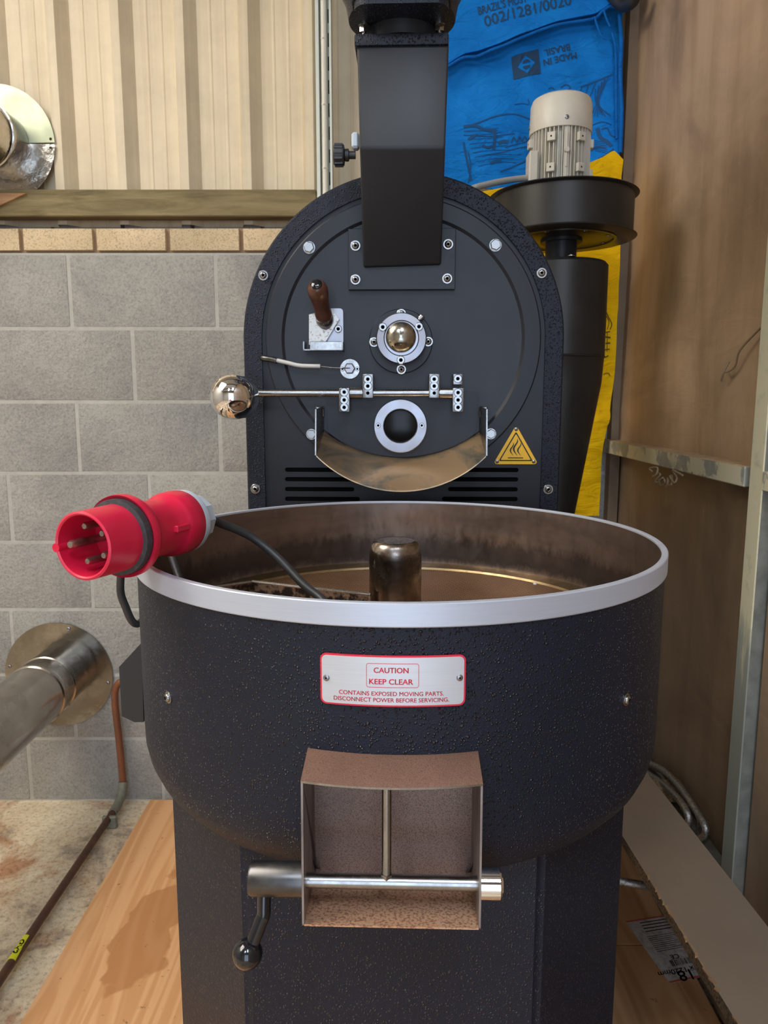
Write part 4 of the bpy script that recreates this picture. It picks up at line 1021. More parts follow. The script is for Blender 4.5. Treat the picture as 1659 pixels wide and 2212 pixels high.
# bearing
bc = m(866, 738, DY); s_ = kf(735)
b = BM(); lathe(b, [(68*s_, 0), (68*s_, .008), (66.5*s_, .0095), (40*s_, .0095)], (bc.x, DY+.001, bc.z), (0, -1, 0), 64); br = obj('bearing_base', b, M_face, ro)
for x, y in ((808, 739), (925, 738), (867, 798), (867, 678)): inst('bearing_screw', ME_button, br, m(x, y, DY-.0085), scale=10.5*s_)
b2c = m(867, 731, DY-.035)
b = BM(); r0 = 54.5*pxm(735, DY-.035)
lathe(b, [(r0*.86, 0), (r0*.86, .018), (r0, .020), (r0*1.0, .029), (r0*.96, .0315), (r0*.70, .0325), (r0*.66, .030), (r0*.6, .030)], (b2c.x, DY-.008, b2c.z), (0, -1, 0), 64); rg = obj('bearing_ring', b, M_zinc, ro, label='zinc plated bearing ring')
for x, y in ((827, 707), (905, 706), (866, 778)): inst('bearing_screw', ME_cap, rg, m(x, y, DY-.039), scale=8.5*s_)
b = BM(); r1 = 33*pxm(730, DY-.04); pr = [(r1, 0)]+[(r1*cos(t_*pi/2/9), .002+r1*.62*sin(t_*pi/2/9)) for t_ in range(1, 9)]+[(.003, .002+r1*.62), (.003, .004+r1*.62), (0, .0045+r1*.62)]
dcn = m(866, 728, DY-.042); lathe(b, pr, (dcn.x, DY-.037, dcn.z), (0, -1, 0), 48); obj('bearing_dome', b, M_brass, rg, label='tarnished brass dome cap')
gn = m(907, 689, DY-.030); b = BM(); dd = Vector((gn.x-b2c.x, 0, gn.z-b2c.z)).normalized(); lathe(b, [(.003, -.008), (.003, 0), (.0052, 0), (.0052, .006), (.004, .0075), (0, .0078)], gn, dd, 16); obj('grease_nipple', b, M_steel, rg)

# thermocouple
tc_ = m(756, 797, DY); b = BM(); lathe(b, [(22*s_, 0), (22*s_, .002), (21*s_, .0028), (0, .0028)], (tc_.x, DY+.0005, tc_.z), (0, -1, 0), 40); th_ = obj('probe_flange', b, M_steel, ro)
b = BM(); hx = m(755, 796, DY-.008); lathe(b, [(12.5*s_, 0), (12.5*s_, .008), (10*s_, .0095), (0, .0095)], (hx.x, DY-.002, hx.z), (0, -1, 0), 6); obj('probe_nut', b, M_zinc, th_, 20)
for x in (740, 772): inst('probe_screw', ME_cap, th_, m(x, 797, DY-.002), scale=4.8*s_)
b = BM(); tube(b, [m(756, 795, DY-.012), m(740, 795, DY-.018), m(715, 794, DY-.018), m(692, 791, DY-.016)], .0009, 8, 5); obj('probe_wire', b, M_steel, th_)
b = BM(); tube(b, [m(692, 791, DY-.016), m(650, 790, DY-.014), m(622, 784, DY-.012), m(596, 778, DY-.010)], .0036, 12, 6); obj('probe_sleeve', b, M_white_sl, th_)
b = BM(); tube(b, [m(598, 779, DY-.010), m(585, 776, DY-.008), m(570, 774, DY-.004), m(565, 774, FY+.004)], .0050, 12, 5); obj('sleeve_boot', b, M_grey_steel, th_)

# door with sight glass
LX, RX = m(707, 900, DY).x, m(1031, 900, DY).x; ztop_ = m(866, 847, DY).z
az = m(866, 986, DY).z; RR = 270*kf(900); zc_ = az+RR
a_end = math.asin(min(1, ((RX-LX)/2)/RR)); cxd = (LX+RX)/2
outl = [(LX, ztop_), (LX, m(707, 915, DY).z)]+[(cxd+RR*sin(-a_end*.97+2*a_end*.97*k/30), zc_-RR*cos(-a_end*.97+2*a_end*.97*k/30)) for k in range(31)]+[(RX, m(1031, 915, DY).z), (RX, ztop_)]
b = BM(); prism_y(b, outl[::-1], DY-.006, DY+.001); door = obj('discharge_door', b, M_face, ro, 20)
sg = m(865, 920, DY-.009); s2 = kf(920)
b = BM(); lathe(b, [(57*s2, 0), (57*s2, .008), (55.5*s2, .0095), (37*s2, .0095), (35.5*s2, .008), (35*s2, .001)], (sg.x, DY-.006, sg.z), (0, -1, 0), 72, cap=False); sgo = obj('sight_glass_ring', b, M_zinc, ro, label='silver sight glass ring')
b = BM(); lathe(b, [(34.8*s2, 0), (34.8*s2, .0045), (33*s2, .005), (0, .0058)], (sg.x, DY-.006, sg.z), (0, -1, 0), 56); obj('sight_glass', b, M_glass_dark, sgo, label='dark round sight glass')
for x in (817, 911): inst('ring_screw', ME_cap, sgo, m(x, 919, DY-.0150), scale=5.5*s2)
# latch rod and counterweight
ry = DY-.028
def rx(x): return m(x, 849, ry).x
rz = m(860, 849, ry).z
rod_r = 7.6*pxm(849, ry)
b = BM(); cyl(b, (rx(548), ry, rz), (rx(1001), ry, rz), rod_r, 20, .001); rod = obj('latch_rod', b, M_steel, ro, label='polished steel latch rod')
b = BM(); cyl(b, (rx(757), ry, rz), (rx(783), ry, rz), rod_r*1.55, 24); obj('hinge_barrel', b, M_steel, rod); b = BM(); cyl(b, (rx(950), ry, rz), (rx(978), ry, rz), rod_r*1.55, 24); obj('hinge_barrel', b, M_steel, rod)
def catch(x0, x1, y0, y1, screws, dark=None, nm='hinge_block'):
    p, q = m(x0, y0, ry-.010), m(x1, y1, ry-.010)
    b = BM(); yb = DY-.0; box(b, ((p.x+q.x)/2, (ry-.010+yb)/2, (p.z+q.z)/2), (q.x-p.x, yb-(ry-.010), p.z-q.z), .0012, seg=2); o = obj(nm, b, M_steel, rod)
    for sy in screws: inst('block_screw', ME_cap2, rod, m((x0+x1)/2, sy, ry-.0102), scale=.0072)
    if dark: inst('block_hole', ME_hole, rod, m((x0+x1)/2, dark, ry-.0104), scale=.003)
def sunk():
    b = BM(); lathe(b, [(1.06, .0), (1.06, .02), (1.0, .02)], (0, 0, 0), (0, -1, 0), 20, cap=False)
    for f in b.faces: f.material_index = 1
    lathe(b, [(.97, .02), (.9, .12), (.48, .12), (.48, .03), (0, .03)], (0, 0, 0), (0, -1, 0), 24, cap=False)
    f0 = len(b.faces); lathe(b, [(.47, .05), (0, .05)], (0, 0, 0), (0, -1, 0), 6); b.faces.ensure_lookup_table()
    for f in b.faces[f0:]: f.material_index = 1
    return b
ME_cap2 = proto('sunk_screw', sunk(), [M_steel, M_dark])
bb = BM(); lathe(bb, [(1, 0), (0, 0)], (0, 0, 0), (0, -1, 0), 14); ME_hole = proto('hole', bb, M_dark, 0)
catch(732, 755, 838, 890, (847, 864, 880)); catch(783, 806, 808, 860, (819, 834), 849); catch(927, 949, 808, 860, (819, 834), 849)
catch(978, 1001, 838, 890, (848, 864, 880)); catch(979, 999, 808, 831, (818,))
bp = m(503, 858, ry-.115); br_ = 49*pxm(858, ry-.115)
b = BM(); pr = [(0, -br_)]+[(br_*sin(t_*pi/2/14), -br_*cos(t_*pi/2/14)) for t_ in range(1, 15)]+[(br_*1.0, .030), (br_*.97, .036), (0, .036)]
lathe(b, pr, bp, (0, 1, 0), 64); cw = obj('counterweight', b, M_chrome, ro, 40, label='polished chrome counterweight')
b = BM(); tube(b, [Vector((bp.x, bp.y+.035, bp.z)), Vector((bp.x+.002, bp.y+.055, rz)), Vector((bp.x+.010, ry-.010, rz)), Vector((rx(552), ry, rz))], .006, 14, 6); obj('rod_elbow', b, M_steel, rod)

# discharge bowl under the door
yf = .312; n = 40
bkA = m(700, 937, DY-.004); bkB = m(1035, 929, DY-.004); bkC = m(866, 988, DY-.004)
ftA = m(683, 985, yf); ftB = m(1050, 983, yf); ftC = m(866, 1060, yf)
def arc3(Aa, Bb, Cc_, n):
    h = (Bb-Aa).length/2; mid = (Aa+Bb)/2; s = mid.z-Cc_.z; R = (h*h+s*s)/(2*s); c = Vector((mid.x, 0, Cc_.z+R)); an = math.asin(min(1, h/R))
    return [(c.x+R*sin(-an+2*an*k/n), c.z-R*cos(-an+2*an*k/n)) for k in range(n+1)]
a1 = arc3(bkA, bkB, bkC, n); a2 = arc3(ftA, ftB, ftC, n)
b = BM()
def bow(off):
    rows = []
    for j in range(5):
        q = j/4; yy = (DY-.002)*(1-q)+yf*q; rows.append([b.verts.new((x1*(1-q)+x2*q, yy, (z1*(1-q)+z2*q)-off)) for (x1, z1), (x2, z2) in zip(a1, a2)])
    return rows
up = bow(0); dn = bow(.002)
for rws in (up, dn):
    for r1_, r2__ in zip(rws, rws[1:]):
        for k in range(n): b.faces.new((r1_[k], r1_[k+1], r2__[k+1], r2__[k]))
for k in range(n): b.faces.new((up[-1][k], up[-1][k+1], dn[-1][k+1], dn[-1][k]))
bowl = obj('discharge_bowl', b, M_bowl, ro, 50, label='stained steel discharge bowl')
for s, (xt, yt), bp0, fp0 in ((-1, (683, 884), a1[0], a2[0]), (1, (1049, 884), a1[-1], a2[-1])):
    tp_ = m(xt, yt, yf+.012)
    P4 = [(bp0[0]+s*.0, DY-.001, tp_.z+.004), (fp0[0], yf+.012, tp_.z), (fp0[0], yf, fp0[1]), (bp0[0], DY-.001, bp0[1])]
    b = BM(); loft(b, [Vector(p) for p in P4], [Vector(p)+Vector((s*.0022, 0, 0)) for p in P4], True, True); sp_ = obj('bowl_side', b, M_steel, bowl, 0)
    q = m(684 if s < 0 else 1047, 890, DY-.03)
    b = BM(); box(b, (P4[0][0]+s*.006, DY-.008, tp_.z-.006), (.014, .016, .020), .002); obj('bowl_tab', b, M_steel, bowl)

# hot surface warning sign
tA, tB, tC = m(1115, 923, FY), m(1070, 1001, FY), m(1158, 1001, FY)
def tri_round(Ps, r, n=5):
    out = []; cen = sum((Vector(p) for p in Ps), Vector((0, 0)))/3
    for i, p in enumerate(Ps):
        p = Vector(p); d = (cen-p).normalized(); ang = math.asin(.5); c = p+d*(r/ang if False else r*2)
        a0 = atan2(-d.y, -d.x)
        for k in range(n+1):
            t_ = a0-pi/3+2*pi/3*k/n; out.append((c.x+r*cos(t_), c.y+r*sin(t_)))
    return out
T0 = [(tA.x, tA.z+.004), (tB.x-.004, tB.z-.0015), (tC.x+.004, tC.z-.0015)]
Tc = ((tA.x+tB.x+tC.x)/3, (tA.z+tB.z+tC.z)/3)
def scl(Ps, k): return [(Tc[0]+(x-Tc[0])*k, Tc[1]+(z-Tc[1])*k) for x, z in Ps]
b = BM(); poly = tri_round(T0, .004); loft(b, [(x, FY+.0020, z) for x, z in poly], [(x, FY+.0008, z) for x, z in poly], True, True); sg_ = obj('warning_sign', b, M_yellow_sign, ro, 20, label='yellow triangular hot surface sign')
rg_ = plate_curve(tri_round(scl(T0, .76), .0018), [tri_round(scl(T0, .67), .0012)[::-1]], .0002)
bmesh.ops.translate(rg_, vec=(0, FY+.0008, 0), verts=rg_.verts); obj('sign_border', rg_, M_sign_black, sg_, 0)
b = BM(); ks = kf(960)
def flame(cx, cy, h, wd):
    P = [(cx+wd*2.2*sin(2*pi*q/12*1.0+.9), cy-h/2+h*q/12) for q in range(13)]; L = []
    for i, (x, y) in enumerate(P):
        q = i/12; hw = wd*sin(pi*min(1, max(0, q)))**.8+.05; p = m(x-hw, y, FY+.0005); p2_ = m(x+hw, y, FY+.0005); L.append((b.verts.new(p), b.verts.new(p2_)))
    for (c1, c2), (d1, d2) in zip(L, L[1:]): b.faces.new((c1, c2, d2, d1))
flame(1114, 966, 38, 2.0); flame(1106, 970, 29, 1.6); flame(1122, 970, 29, 1.6)
p1, p2 = m(1097, 989, FY+.0005), m(1130, 989, FY+.0005); box(b, ((p1.x+p2.x)/2, FY+.0005, p1.z), (p2.x-p1.x, .0002, 2*ks)); obj('heat_symbol', b, M_sign_black, sg_, 0)
for x, y in ((1115, 927), (1074, 997), (1153, 997)): inst('rivet', ME_rivet, sg_, m(x, y, FY+.0006), scale=4*ks)

# ================================================================== COOLING TRAY (machine frame)
RT, ZR = .3195, 1.1900
ct = thing('cooling_tray', 'round black bean cooling bin on a black pedestal, with a silver rim', 'cooling tray', (0, 0, .018), 'M')
# outer skin with a window for the outlet
WX0, WX1 = m(650, 1690, -.355).x, m(1043, 1690, -.355).x
zt, zl = m(846, 1690, -.357).z, m(846, 2010, -.366).z
prof = [(RT, 1.182), (RT, 1.12), (RT, zt+.004), (RT, .985), (RT-.0005, .965), (RT-.004, .948), (RT-.011, .932), (RT-.023, .918), (RT-.037, .908), (RT-.050, .9035)]
for k in range(1, 0): pass
angs = []
aw0, aw1 = -pi/2+math.asin(WX0/RT), -pi/2+math.asin(WX1/RT)
nA = 150
for k in range(10+1): angs.append(aw0+(aw1-aw0)*k/10)
for k in range(1, nA): angs.append(aw1+(2*pi-(aw1-aw0))*k/nA)
b = BM(); rv = [[b.verts.new((r*cos(a), r*sin(a), z)) for a in angs] for r, z in prof]
nn = len(angs)
for i in range(len(prof)-1):
    for k in range(nn):
        if i >= 2 and k < 10: continue
        b.faces.new((rv[i][k], rv[i+1][k], rv[i+1][(k+1) % nn], rv[i][(k+1) % nn]))
inner = [[b.verts.new((r*cos(a), r*sin(a), .9035)) for a in angs] for r in (.22,)]
for k in range(nn):
    if k < 10: continue
    b.faces.new((rv[-1][k], inner[0][k], inner[0][(k+1) % nn], rv[-1][(k+1) % nn]))
obj('tray_skin', b, M_tex, ct, 30)
# silver band
b = BM(); RB = .3220
lathe(b, [(RT-.001, 1.1690), (RB-.0006, 1.1685), (RB, 1.1695), (RB, ZR-.0008), (RB-.0010, ZR), (RT-.0040, ZR), (RT-.0048, ZR-.0008), (RT-.0048, ZR-.003)], (0, 0, 0), (0, 0, 1), 180, cap=False); obj('rim_band', b, M_alu, ct, 30, label='brushed silver rim band')
# inside
ZFl = 1.080
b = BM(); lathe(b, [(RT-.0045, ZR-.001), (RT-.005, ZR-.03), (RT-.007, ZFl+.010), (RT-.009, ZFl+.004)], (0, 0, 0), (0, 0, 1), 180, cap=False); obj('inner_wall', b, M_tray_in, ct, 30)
b = BM(); lathe(b, [(RT-.008, ZFl+.0052), (RT-.010, ZFl+.0058), (RT-.033, ZFl+.0030), (RT-.035, ZFl), ], (0, 0, 0), (0, 0, 1), 150, cap=False); obj('floor_ledge', b, M_ledge, ct, 20)
b = BM(); lathe(b, [(RT-.034, ZFl), (0, ZFl)], (0, 0, 0), (0, 0, 1), 120, cap=False); obj('perforated_floor', b, M_perf, ct, 30)
hb = toM(wY(854, 1200, MO.y)); hx_, hy_ = hb.x, 0.0
hr = 56.5*pxm(1230, 0)*1.0; hz = wY(854, 1172, MO.y).z+.003
b = BM(); lathe(b, [(hr, ZFl+.001), (hr, hz-.022), (hr*.985, hz-.014), (hr*.93, hz-.006), (hr*.84, hz-.0015), (hr*.74, hz)], (hx_, hy_, 0), (0, 0, 1), 64, cap=False); hub = obj('stirrer_hub', b, M_hub, ct, 50)
b = BM(); lathe(b, [(hr*.75, hz-.0003), (hr*.4, hz+.0006), (0, hz+.0008)], (hx_, hy_, 0), (0, 0, 1), 48, cap=False); obj('hub_top', b, M_hubtop, hub, 50)
# stirrer arms
def arm(p0, p1, zt_, zb_, mt, nm='stirrer_arm'):
    b = BM(); p0 = Vector(p0); p1 = Vector(p1); d = (p1-p0).normalized(); nrm = Vector((-d.y, d.x))*.0015
    poly = [p0+nrm, p1+nrm, p1-nrm, p0-nrm]; loft(b, [(p.x, p.y, zb_) for p in poly], [(p.x, p.y, zt_) for p in poly], True, True); f0 = len(b.faces)
    o_ = obj(nm, b, mt, ct, 0)
    b = BM(); tube(b, [(p0.x, p0.y, zt_+.001), (p1.x, p1.y, zt_+.001)], .0022, 8); obj('arm_edge', b, M_steel, o_)
zA = 1.118
q1 = toM(wZ(545, 1258, zA)); q0 = toM(wZ(800, 1286, zA)); q2 = toM(wZ(470, 1266, zA))
M_arm = mat_speck('rust_spattered_steel', (.30, .20, .13), (.42, .28, .18), (.05, .035, .03), 60, .7, .45, .55, .4)
arm((hx_-hr*.9, q0.y), (q1.x, q1.y), zA, zA-.026, M_arm); arm((q1.x, q1.y), (q2.x, q2.y-.01), zA, zA-.026, M_arm)
arm((hx_+hr*.5, -hr*.8), (.16, -.20), zA-.03, zA-.036, M_arm)
bn = toM(wZ(1156, 1264, ZFl+.004)); b = BM(); bmesh.ops.create_uvsphere(b, u_segments=12, v_segments=8, radius=.0032); bmesh.ops.scale(b, vec=(1, 1, .7), verts=b.verts); bmesh.ops.translate(b, vec=bn+Vector((0, 0, .002)), verts=b.verts)
bean = obj('pale_bean', b, M_white_sl, None); bean.matrix_world = MF; tagt(bean, 'tiny pale bean lying on the ledge inside the cooling tray', 'bean')
# screws on skin
def skin_pt(x, y, R):
    c = MFI @ CAM; r = MFI.to_3x3() @ ray(x, y)
    A2 = r.x**2+r.y**2; B2 = 2*(c.x*r.x+c.y*r.y); C2 = c.x**2+c.y**2-R*R; t_ = (-B2-sqrt(B2*B2-4*A2*C2))/(2*A2); return c+r*t_
for x, y in ((365, 1506), (1352, 1511)):
    p = skin_pt(x, y, RT); inst('skin_screw', ME_button, ct, p, (0, 0, atan2(p.x, -p.y)), .0065)
# caution plate
RP = RT+.0004
pc_ = skin_pt(848, 1467, RP); aC = atan2(pc_.x, -pc_.y); pL_, pR_ = skin_pt(692, 1467, RP), skin_pt(1004, 1467, RP)
aw = (atan2(pR_.x, -pR_.y)-atan2(pL_.x, -pL_.y))*RP; zc2 = (skin_pt(848, 1416, RP).z+skin_pt(848, 1526, RP).z)/2; hh = skin_pt(848, 1416, RP).z-skin_pt(848, 1526, RP).z
def wrap(bm, off):
    for v in bm.verts:
        x, y, z = v.co; a = aC+x/RP; R = RP+off+y*-1; v.co = Vector((R*sin(a), -R*cos(a), z+zc2))
    return bm
def rr_plate(w_, h_, r, t0, t1):
    """curved plate by bands, so that it bends"""
    b = BM(); out = rrect(0, 0, w_, h_, r, 5); xs_ = sorted({round(p[0], 6) for p in out}|{round(-w_/2+w_*k/24, 6) for k in range(1, 24)})
    def zr(x):
        ax_ = abs(x)-(w_/2-r); return h_/2 if ax_ <= 0 else h_/2-r+sqrt(max(0, r*r-ax_*ax_))
    top = [(x, zr(x)) for x in xs_]
    ft = [b.verts.new((x, -t1, z)) for x, z in top]; fb = [b.verts.new((x, -t1, -z)) for x, z in top]; kt = [b.verts.new((x, -t0, z)) for x, z in top]; kb = [b.verts.new((x, -t0, -z)) for x, z in top]
    for k in range(len(xs_)-1):
        b.faces.new((ft[k], ft[k+1], fb[k+1], fb[k])); b.faces.new((ft[k], kt[k], kt[k+1], ft[k+1])); b.faces.new((fb[k], fb[k+1], kb[k+1], kb[k]))
    b.faces.new((ft[0], fb[0], kb[0], kt[0])); b.faces.new((ft[-1], kt[-1], kb[-1], fb[-1])); return b
pb_ = rr_plate(aw, hh, .0055, 0, .0012); wrap(pb_, 0); cpn = obj('caution_plate', pb_, M_sign_red, ct, 20, label='silver caution plate with red print')
pb_ = rr_plate(aw-.0030, hh-.0030, .0045, .0012, .0014); wrap(pb_, 0); obj('plate_face', pb_, M_caution, cpn, 20)
def frame_ring(w_, h_, r, t_, cz):
    b = BM(); o1 = rrect(0, cz, w_, h_, r, 6); o2_ = rrect(0, cz, w_-2*t_, h_-2*t_, r-t_, 6); A1 = []; A2_ = []
    for (x1, z1), (x2, z2), (x3, z3), (x4, z4) in zip(o1, o1[1:]+o1[:1], o2_, o2_[1:]+o2_[:1]):
        nsub = max(1, int(abs(x2-x1)/.004))
        for q in range(nsub):
            u0, u1 = q/nsub, (q+1)/nsub
            b.faces.new([b.verts.new(p) for p in ((x1+(x2-x1)*u0, -.00155, z1+(z2-z1)*u0), (x1+(x2-x1)*u1, -.00155, z1+(z2-z1)*u1), (x3+(x4-x3)*u1, -.00155, z3+(z4-z3)*u1), (x3+(x4-x3)*u0, -.00155, z3+(z4-z3)*u0))])
    return b
sc_ = hh/112.0          # metres per photo pixel on the plate
fb_ = frame_ring(110*sc_, 53*sc_, 5*sc_, 1.1*sc_, 13*sc_); wrap(fb_, 0); obj('box_outline', fb_, M_sign_red, cpn, 0, recalc=False)
for s, dz, hpx, wpx in (('CAUTION', 24.5, 12, 73), ('KEEP CLEAR', -.5, 12, 92), ('CONTAINS EXPOSED MOVING PARTS.', -27, 9.5, 221), ('DISCONNECT POWER BEFORE SERVICING.', -41, 9.5, 244)):
    tb_ = text_bm(s, hpx*sc_*1.38, 0, .00014 if hpx > 10 else .00007); xs_ = [v.co.x for v in tb_.verts]; ys_ = [v.co.y for v in tb_.verts]; kx = wpx*sc_/(max(xs_)-min(xs_)); mxx = (max(xs_)+min(xs_))/2; my = (max(ys_)+min(ys_))/2
    for v in tb_.verts: v.co = Vector(((v.co.x-mxx)*kx-3*sc_, -.00156, v.co.y-my+dz*sc_))
    wrap(tb_, 0); obj('lettering', tb_, M_sign_red, cpn, 0, recalc=False)
for x in (705, 993):
    p = skin_pt(x, 1464, RP+.0014); inst('rivet', ME_rivet, cpn, p, (0, 0, atan2(p.x, -p.y)), .0030)
# outlet box
OY = -.357
xL_, xR_ = WX0, WX1; thk = .0018
yi = -.282                          # door plane
ytop_b = lambda x: -sqrt(RT*RT-x*x)
ot = BM(); n = 16
for lev in range(2): pass
fr_ = [ (xL_+(xR_-xL_)*k/n) for k in range(n+1)]
front = lambda x: OY+.009*(((x-(xL_+xR_)/2)/((xR_-xL_)/2))**2)-.009
T1 = [ot.verts.new((x, front(x), zt)) for x in fr_]; T2 = [ot.verts.new((x, yi, zt+.010)) for x in fr_]
B1 = [ot.verts.new((x, front(x), zt-thk)) for x in fr_]; B2 = [ot.verts.new((x, yi, zt+.010-thk)) for x in fr_]
for k in range(n):
    ot.faces.new((T1[k], T1[k+1], T2[k+1], T2[k])); ot.faces.new((B1[k], B2[k], B2[k+1], B1[k+1])); f = ot.faces.new((T1[k], B1[k], B1[k+1], T1[k+1])); f.material_index = 1
ot.faces.new((T1[0], T2[0], B2[0], B1[0])); ot.faces.new((T1[-1], B1[-1], B2[-1], T2[-1]))
outlet = obj('outlet_top', ot, [M_rust_top, M_steel], ct, 30, label='rust tinted top plate of the bean outlet')
zlip = zl
zdb = m(846, 1892, yi).z
for x, s in ((xL_, -1), (xR_, 1)):
    b = BM(); P5 = [(yi, zt+.009), (OY+.001, zt-.0005), (OY-.006, zlip+.002), (OY-.005, zlip), (yi+.02, zdb-.004), (yi, zdb-.003)]
    loft(b, [(x, y, z) for y, z in P5], [(x-s*thk, y, z) for y, z in P5], True, True)
    obj('outlet_side', b, M_plate_side, ct, 0)
b = BM(); box(b, ((xL_+xR_)/2, yi+.001, (zt+zdb)/2+.004), (xR_-xL_-2*thk, .002, zt-zdb+.010)); obj('outlet_door', b, M_rust_back, ct, 0, label='stained steel outlet door')
b = BM(); P4 = [(yi, zdb+.0015), (OY-.006, zlip+.0015), (OY-.006, zlip), (yi, zdb)]; loft(b, [(xL_+thk, y, z) for y, z in P4], [(xR_-thk, y, z) for y, z in P4], True, True); obj('outlet_lip', b, M_rust_lip, ct, 0, label='copper coloured speckled outlet lip')
sy_ = OY+.013; sz = m(846, 1905, sy_).z
def sx_(x, y=1905): return m(x, y, sy_).x
b = BM(); cyl(b, (sx_(640), sy_, sz), (sx_(1050), sy_, sz), .0065, 20); shaft = obj('door_shaft', b, M_steel, ct)
b = BM(); a_, c_ = sx_(541), xL_-.0005; L_ = c_-a_; lathe(b, [(.0135, 0), (.0148, .0025), (.0148, L_)], (a_, sy_, sz+.001), (1, 0, 0), 36); obj('shaft_sleeve', b, M_grey_steel, ct, label='dark grey steel sleeve')
b = BM(); a_, c_ = xR_+.0005, sx_(1082); L_ = c_-a_; lathe(b, [(.0136, 0), (.0136, L_-.0015), (.0122, L_), (.008, L_), (.0075, L_+.0015), (0, L_+.0015)], (a_, sy_, sz), (1, 0, 0), 36); obj('shaft_collar', b, M_chrome, ct)
b = BM(); vx = sx_(835, 1800); cyl(b, (vx, sy_, sz+.003), (vx, sy_+.006, zt-.001), .0042, 16); lathe(b, [(.0052, 0), (.0052, .0045), (.0044, .005)], (vx, sy_, sz+.0035), (0, 0, 1), 6); obj('door_rod', b, M_steel, ct)
h1, h2, h3 = m(571, 1930, sy_), m(570, 1975, sy_-.004), m(541, 2050, sy_-.010)
b = BM(); tube(b, [h1, h1.lerp(h2, .6), h2, h2.lerp(h3, .12), h3], .0060, 16, 4); obj('handle_arm', b, M_blackball, ct, 60)
hb_ = m(535, 2060, sy_-.011); b = BM(); bmesh.ops.create_uvsphere(b, u_segments=40, v_segments=24, radius=32.5*pxm(2060, sy_-.011)); bmesh.ops.translate(b, vec=hb_, verts=b.verts); obj('handle_ball', b, M_blackball, ct, 80, label='glossy black ball knob')
# pedestal
b = BM(); pl = [(-.157, -.240), (.149, -.240), (.277, -.085), (.277, .24), (-.281, .24), (-.281, -.085)]
pl = pl[:]; loft(b, [(x, y, .018) for x, y in pl], [(x, y, .9175) for x, y in pl], True, True)
ve = [e for e in b.edges if abs(e.verts[0].co.z-e.verts[1].co.z) > .5]; bmesh.ops.bevel(b, geom=ve, offset=.006, segments=3, affect='EDGES'); obj('pedestal', b, M_tex2, ct, 30)
# side clips
for a, nm in ((-92, 1), (91, 1)):
    pass
def side_item(bm_, a, R):
    bmesh.ops.rotate(bm_, cent=(0, 0, 0), matrix=Matrix.Rotation(radians(a), 3, 'Z'), verts=bm_.verts)
    return bm_
for a in (-100, 100):
    b = BM(); pl_ = rrect(0, 0, .02, .060, .009); loft(b, [(x, -RT-.001, z+1.052) for x, z in pl_], [(x, -RT-.0045, z+1.052) for x, z in pl_], True, True); side_item(b, a, RT); obj('side_clip', b, M_grey_pl, ct, 30)
# control box on the left
b = BM(); bx = RT+.006
pg = [m(x, y, .03) for x, y in ((306, 1388), (257, 1441), (263, 1547), (290, 1560), (310, 1560))]
pg = [(min(p.x, -bx+.004), p.z) for p in pg]
loft(b, [(x, .03, z) for x, z in pg], [(x, .14, z) for x, z in pg], True, True)
obj('control_box', b, M_black_box, ct, 20, label='black chamfered switch box')

# ================================================================== PLUG (world)
PA, PB = wT(177, 1180, .685), wT(424, 1118, .85)
axp = (PB-PA); LP = axp.length; un = axp.normalized()
pt = thing('power_plug', 'red five pin industrial power plug resting on the left of the silver rim', 'plug', PA+axp*.6-Vector((0, 0, .035)))
kk = LP/.18
r_o = .0322
b = BM(); lathe(b, [(r_o-.0035, .052), (r_o-.0035, 0.001), (r_o-.002, 0), (r_o, .001), (r_o+.0008, .050)], PA, un, 64, cap=False); obj('shroud', b, M_red, pt, 50)
b = BM(); lathe(b, [(0, .050), (r_o-.003, .050), (r_o-.003, .053), (0, .053)], PA, un, 48, cap=False); obj('pin_base', b, M_red, pt)
b = BM(); lathe(b, [(r_o, .044), (.0372, .045), (.0376, .047), (.0376, .053), (r_o, .054)], PA, un, 64, cap=False); obj('gasket', b, M_gasket, pt, 40, label='dusty black gasket ring')
b = BM(); lathe(b, [(.0376, .0535), (.0408, .051), (.0414, .054), (.0412, .060), (.0395, .064), (.035, .066), (.0318, .072), (.0300, .084), (.0296, .100), (.0300, .118), (.0330, .121), (.0345, .126), (.0350, .134), (.0350, .146), (.0335, .148)], PA, un, 64, cap=False)
obj('body', b, M_red, pt, 45)
b = BM(); lathe(b, [(.0348, .146), (.0352, .148), (.0345, .155), (.031, .160), (.026, .162)], PA, un, 56, cap=False); lathe(b, [(.0265, .158), (.0265, .178), (.023, .182), (.010, .182)], PA, un, 10, cap=False); obj('cable_gland', b, M_grey_pl, pt, 20, label='pale blue-grey cable gland')
A_u, U_u, V_u = axes(un)
upv = Vector((0, 0, 1)); sdv = un.cross(upv).normalized(); upv = sdv.cross(un).normalized()   # sdv: screen right-ish
for k, ang in enumerate((90+20, 38, 182, -34, -106)):
    big = (k == 2); rr1 = .0042 if big else .0036
    a = radians(ang); o_ = PA+(sdv*cos(a)+upv*sin(a))*(.0175)
    b = BM(); lathe(b, [(0, .010 if not big else .003), (rr1*.7, .0105 if not big else .0035), (rr1, .013 if not big else .006), (rr1, .052)], o_, un, 20, cap=False); obj('pin', b, M_pin, pt)
b = BM(); lathe(b, [(0, .049), (.0035, .049), (.0035, .051)], PA+sdv*.001-upv*.006, un, 16, cap=False); obj('screw', b, M_pin, pt)
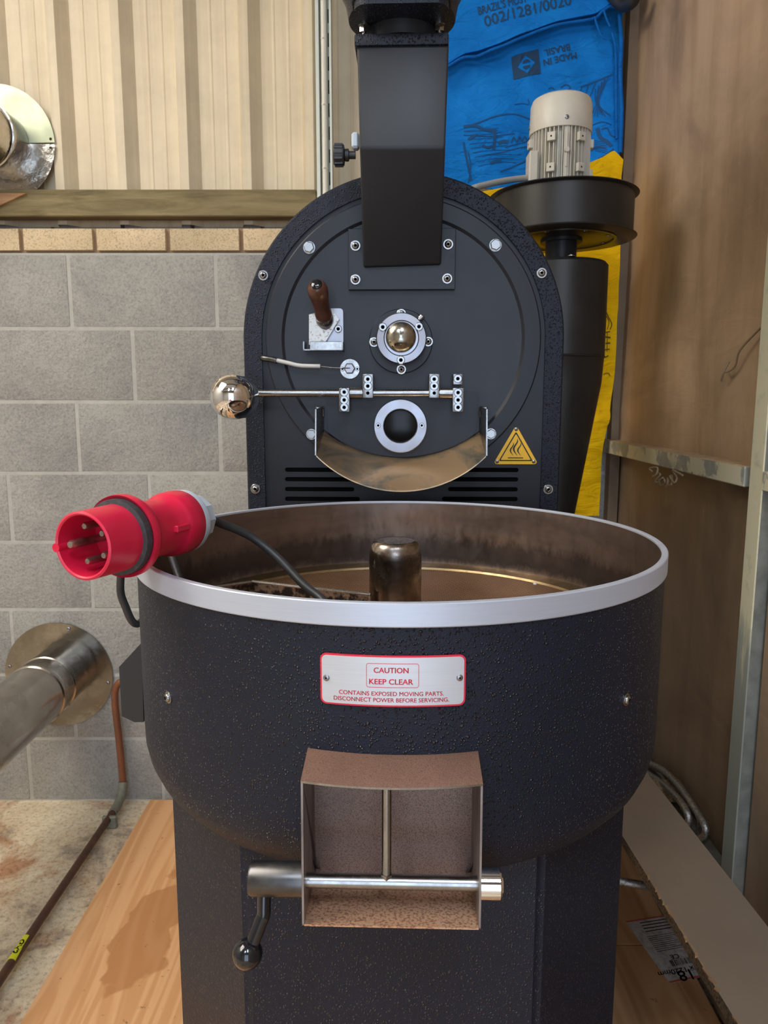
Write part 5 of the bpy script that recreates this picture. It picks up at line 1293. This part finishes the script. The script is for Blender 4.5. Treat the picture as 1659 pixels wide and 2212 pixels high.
kd = (sdv*-.99-upv*.12).normalized()
b = BM(); cyl(b, PA+kd*(r_o-.001)+un*.0, PA+kd*(r_o-.001)+un*.045, .0042, 14); obj('key_rib', b, M_red, pt)
lt = (sdv*.70-upv*.30).normalized()
b = BM(); c0 = PA+un*.108+(sdv*.95+upv*.05).normalized()*.031
Rm = Matrix((sdv, un, upv)).transposed()
box(b, (0, 0, 0), (.006, .022, .007), .001, rot=Rm); bmesh.ops.translate(b, vec=c0, verts=b.verts)
box(b, (0, 0, 0), (.007, .006, .010), .001, rot=Rm); f0 = None
obj('latch', b, M_red, pt) if False else None
b.free(); b = BM(); box(b, c0, (.006, .022, .007), .001, rot=None)
bmesh.ops.translate(b, vec=-c0, verts=b.verts); bmesh.ops.rotate(b, cent=(0, 0, 0), matrix=Rm, verts=b.verts); bmesh.ops.translate(b, vec=c0, verts=b.verts); obj('latch', b, M_red, pt)
for j, h in enumerate((.086, .093, .100)):
    b = BM(); lathe(b, [(.0296, h), (.0305, h+.0008), (.0296, h+.0016)], PA, un, 24, a0=2.2, a1=3.6, cap=False); obj('grip_rib', b, M_red, pt)
# cable: gland -> arc down into the tray -> under the plug over the rim -> outside left
gl = PA+un*.182
def cw_(x, y, t_): return wT(x, y, t_)
tr = lambda xm, ym, z: MF @ Vector((xm, ym, z))
path = [gl-un*.015, gl+un*.004, cw_(470, 1128, .905), cw_(540, 1158, .93), cw_(600, 1205, .93), cw_(655, 1262, .91), cw_(700, 1300, .89),
        tr(-.07, -.12, 1.105), tr(-.12, -.19, 1.092), tr(-.19, -.185, 1.094), tr(-.235, -.12, 1.110), tr(-.262, -.075, 1.150), tr(-.293, -.040, 1.1975), tr(-.330, -.012, 1.2005), tr(-.352, .0, 1.186), MF @ m(260, 1262, .02), MF @ m(270, 1308, .03), MF @ m(296, 1348, .05), tr(-.345, .09, 1.07), tr(-.345, .15, 1.03), tr(-.31, .24, .98)]
b = BM(); tube(b, path, .0052, 14, 10); obj('cable', b, M_rubber, pt, 80, label='black rubber cable')
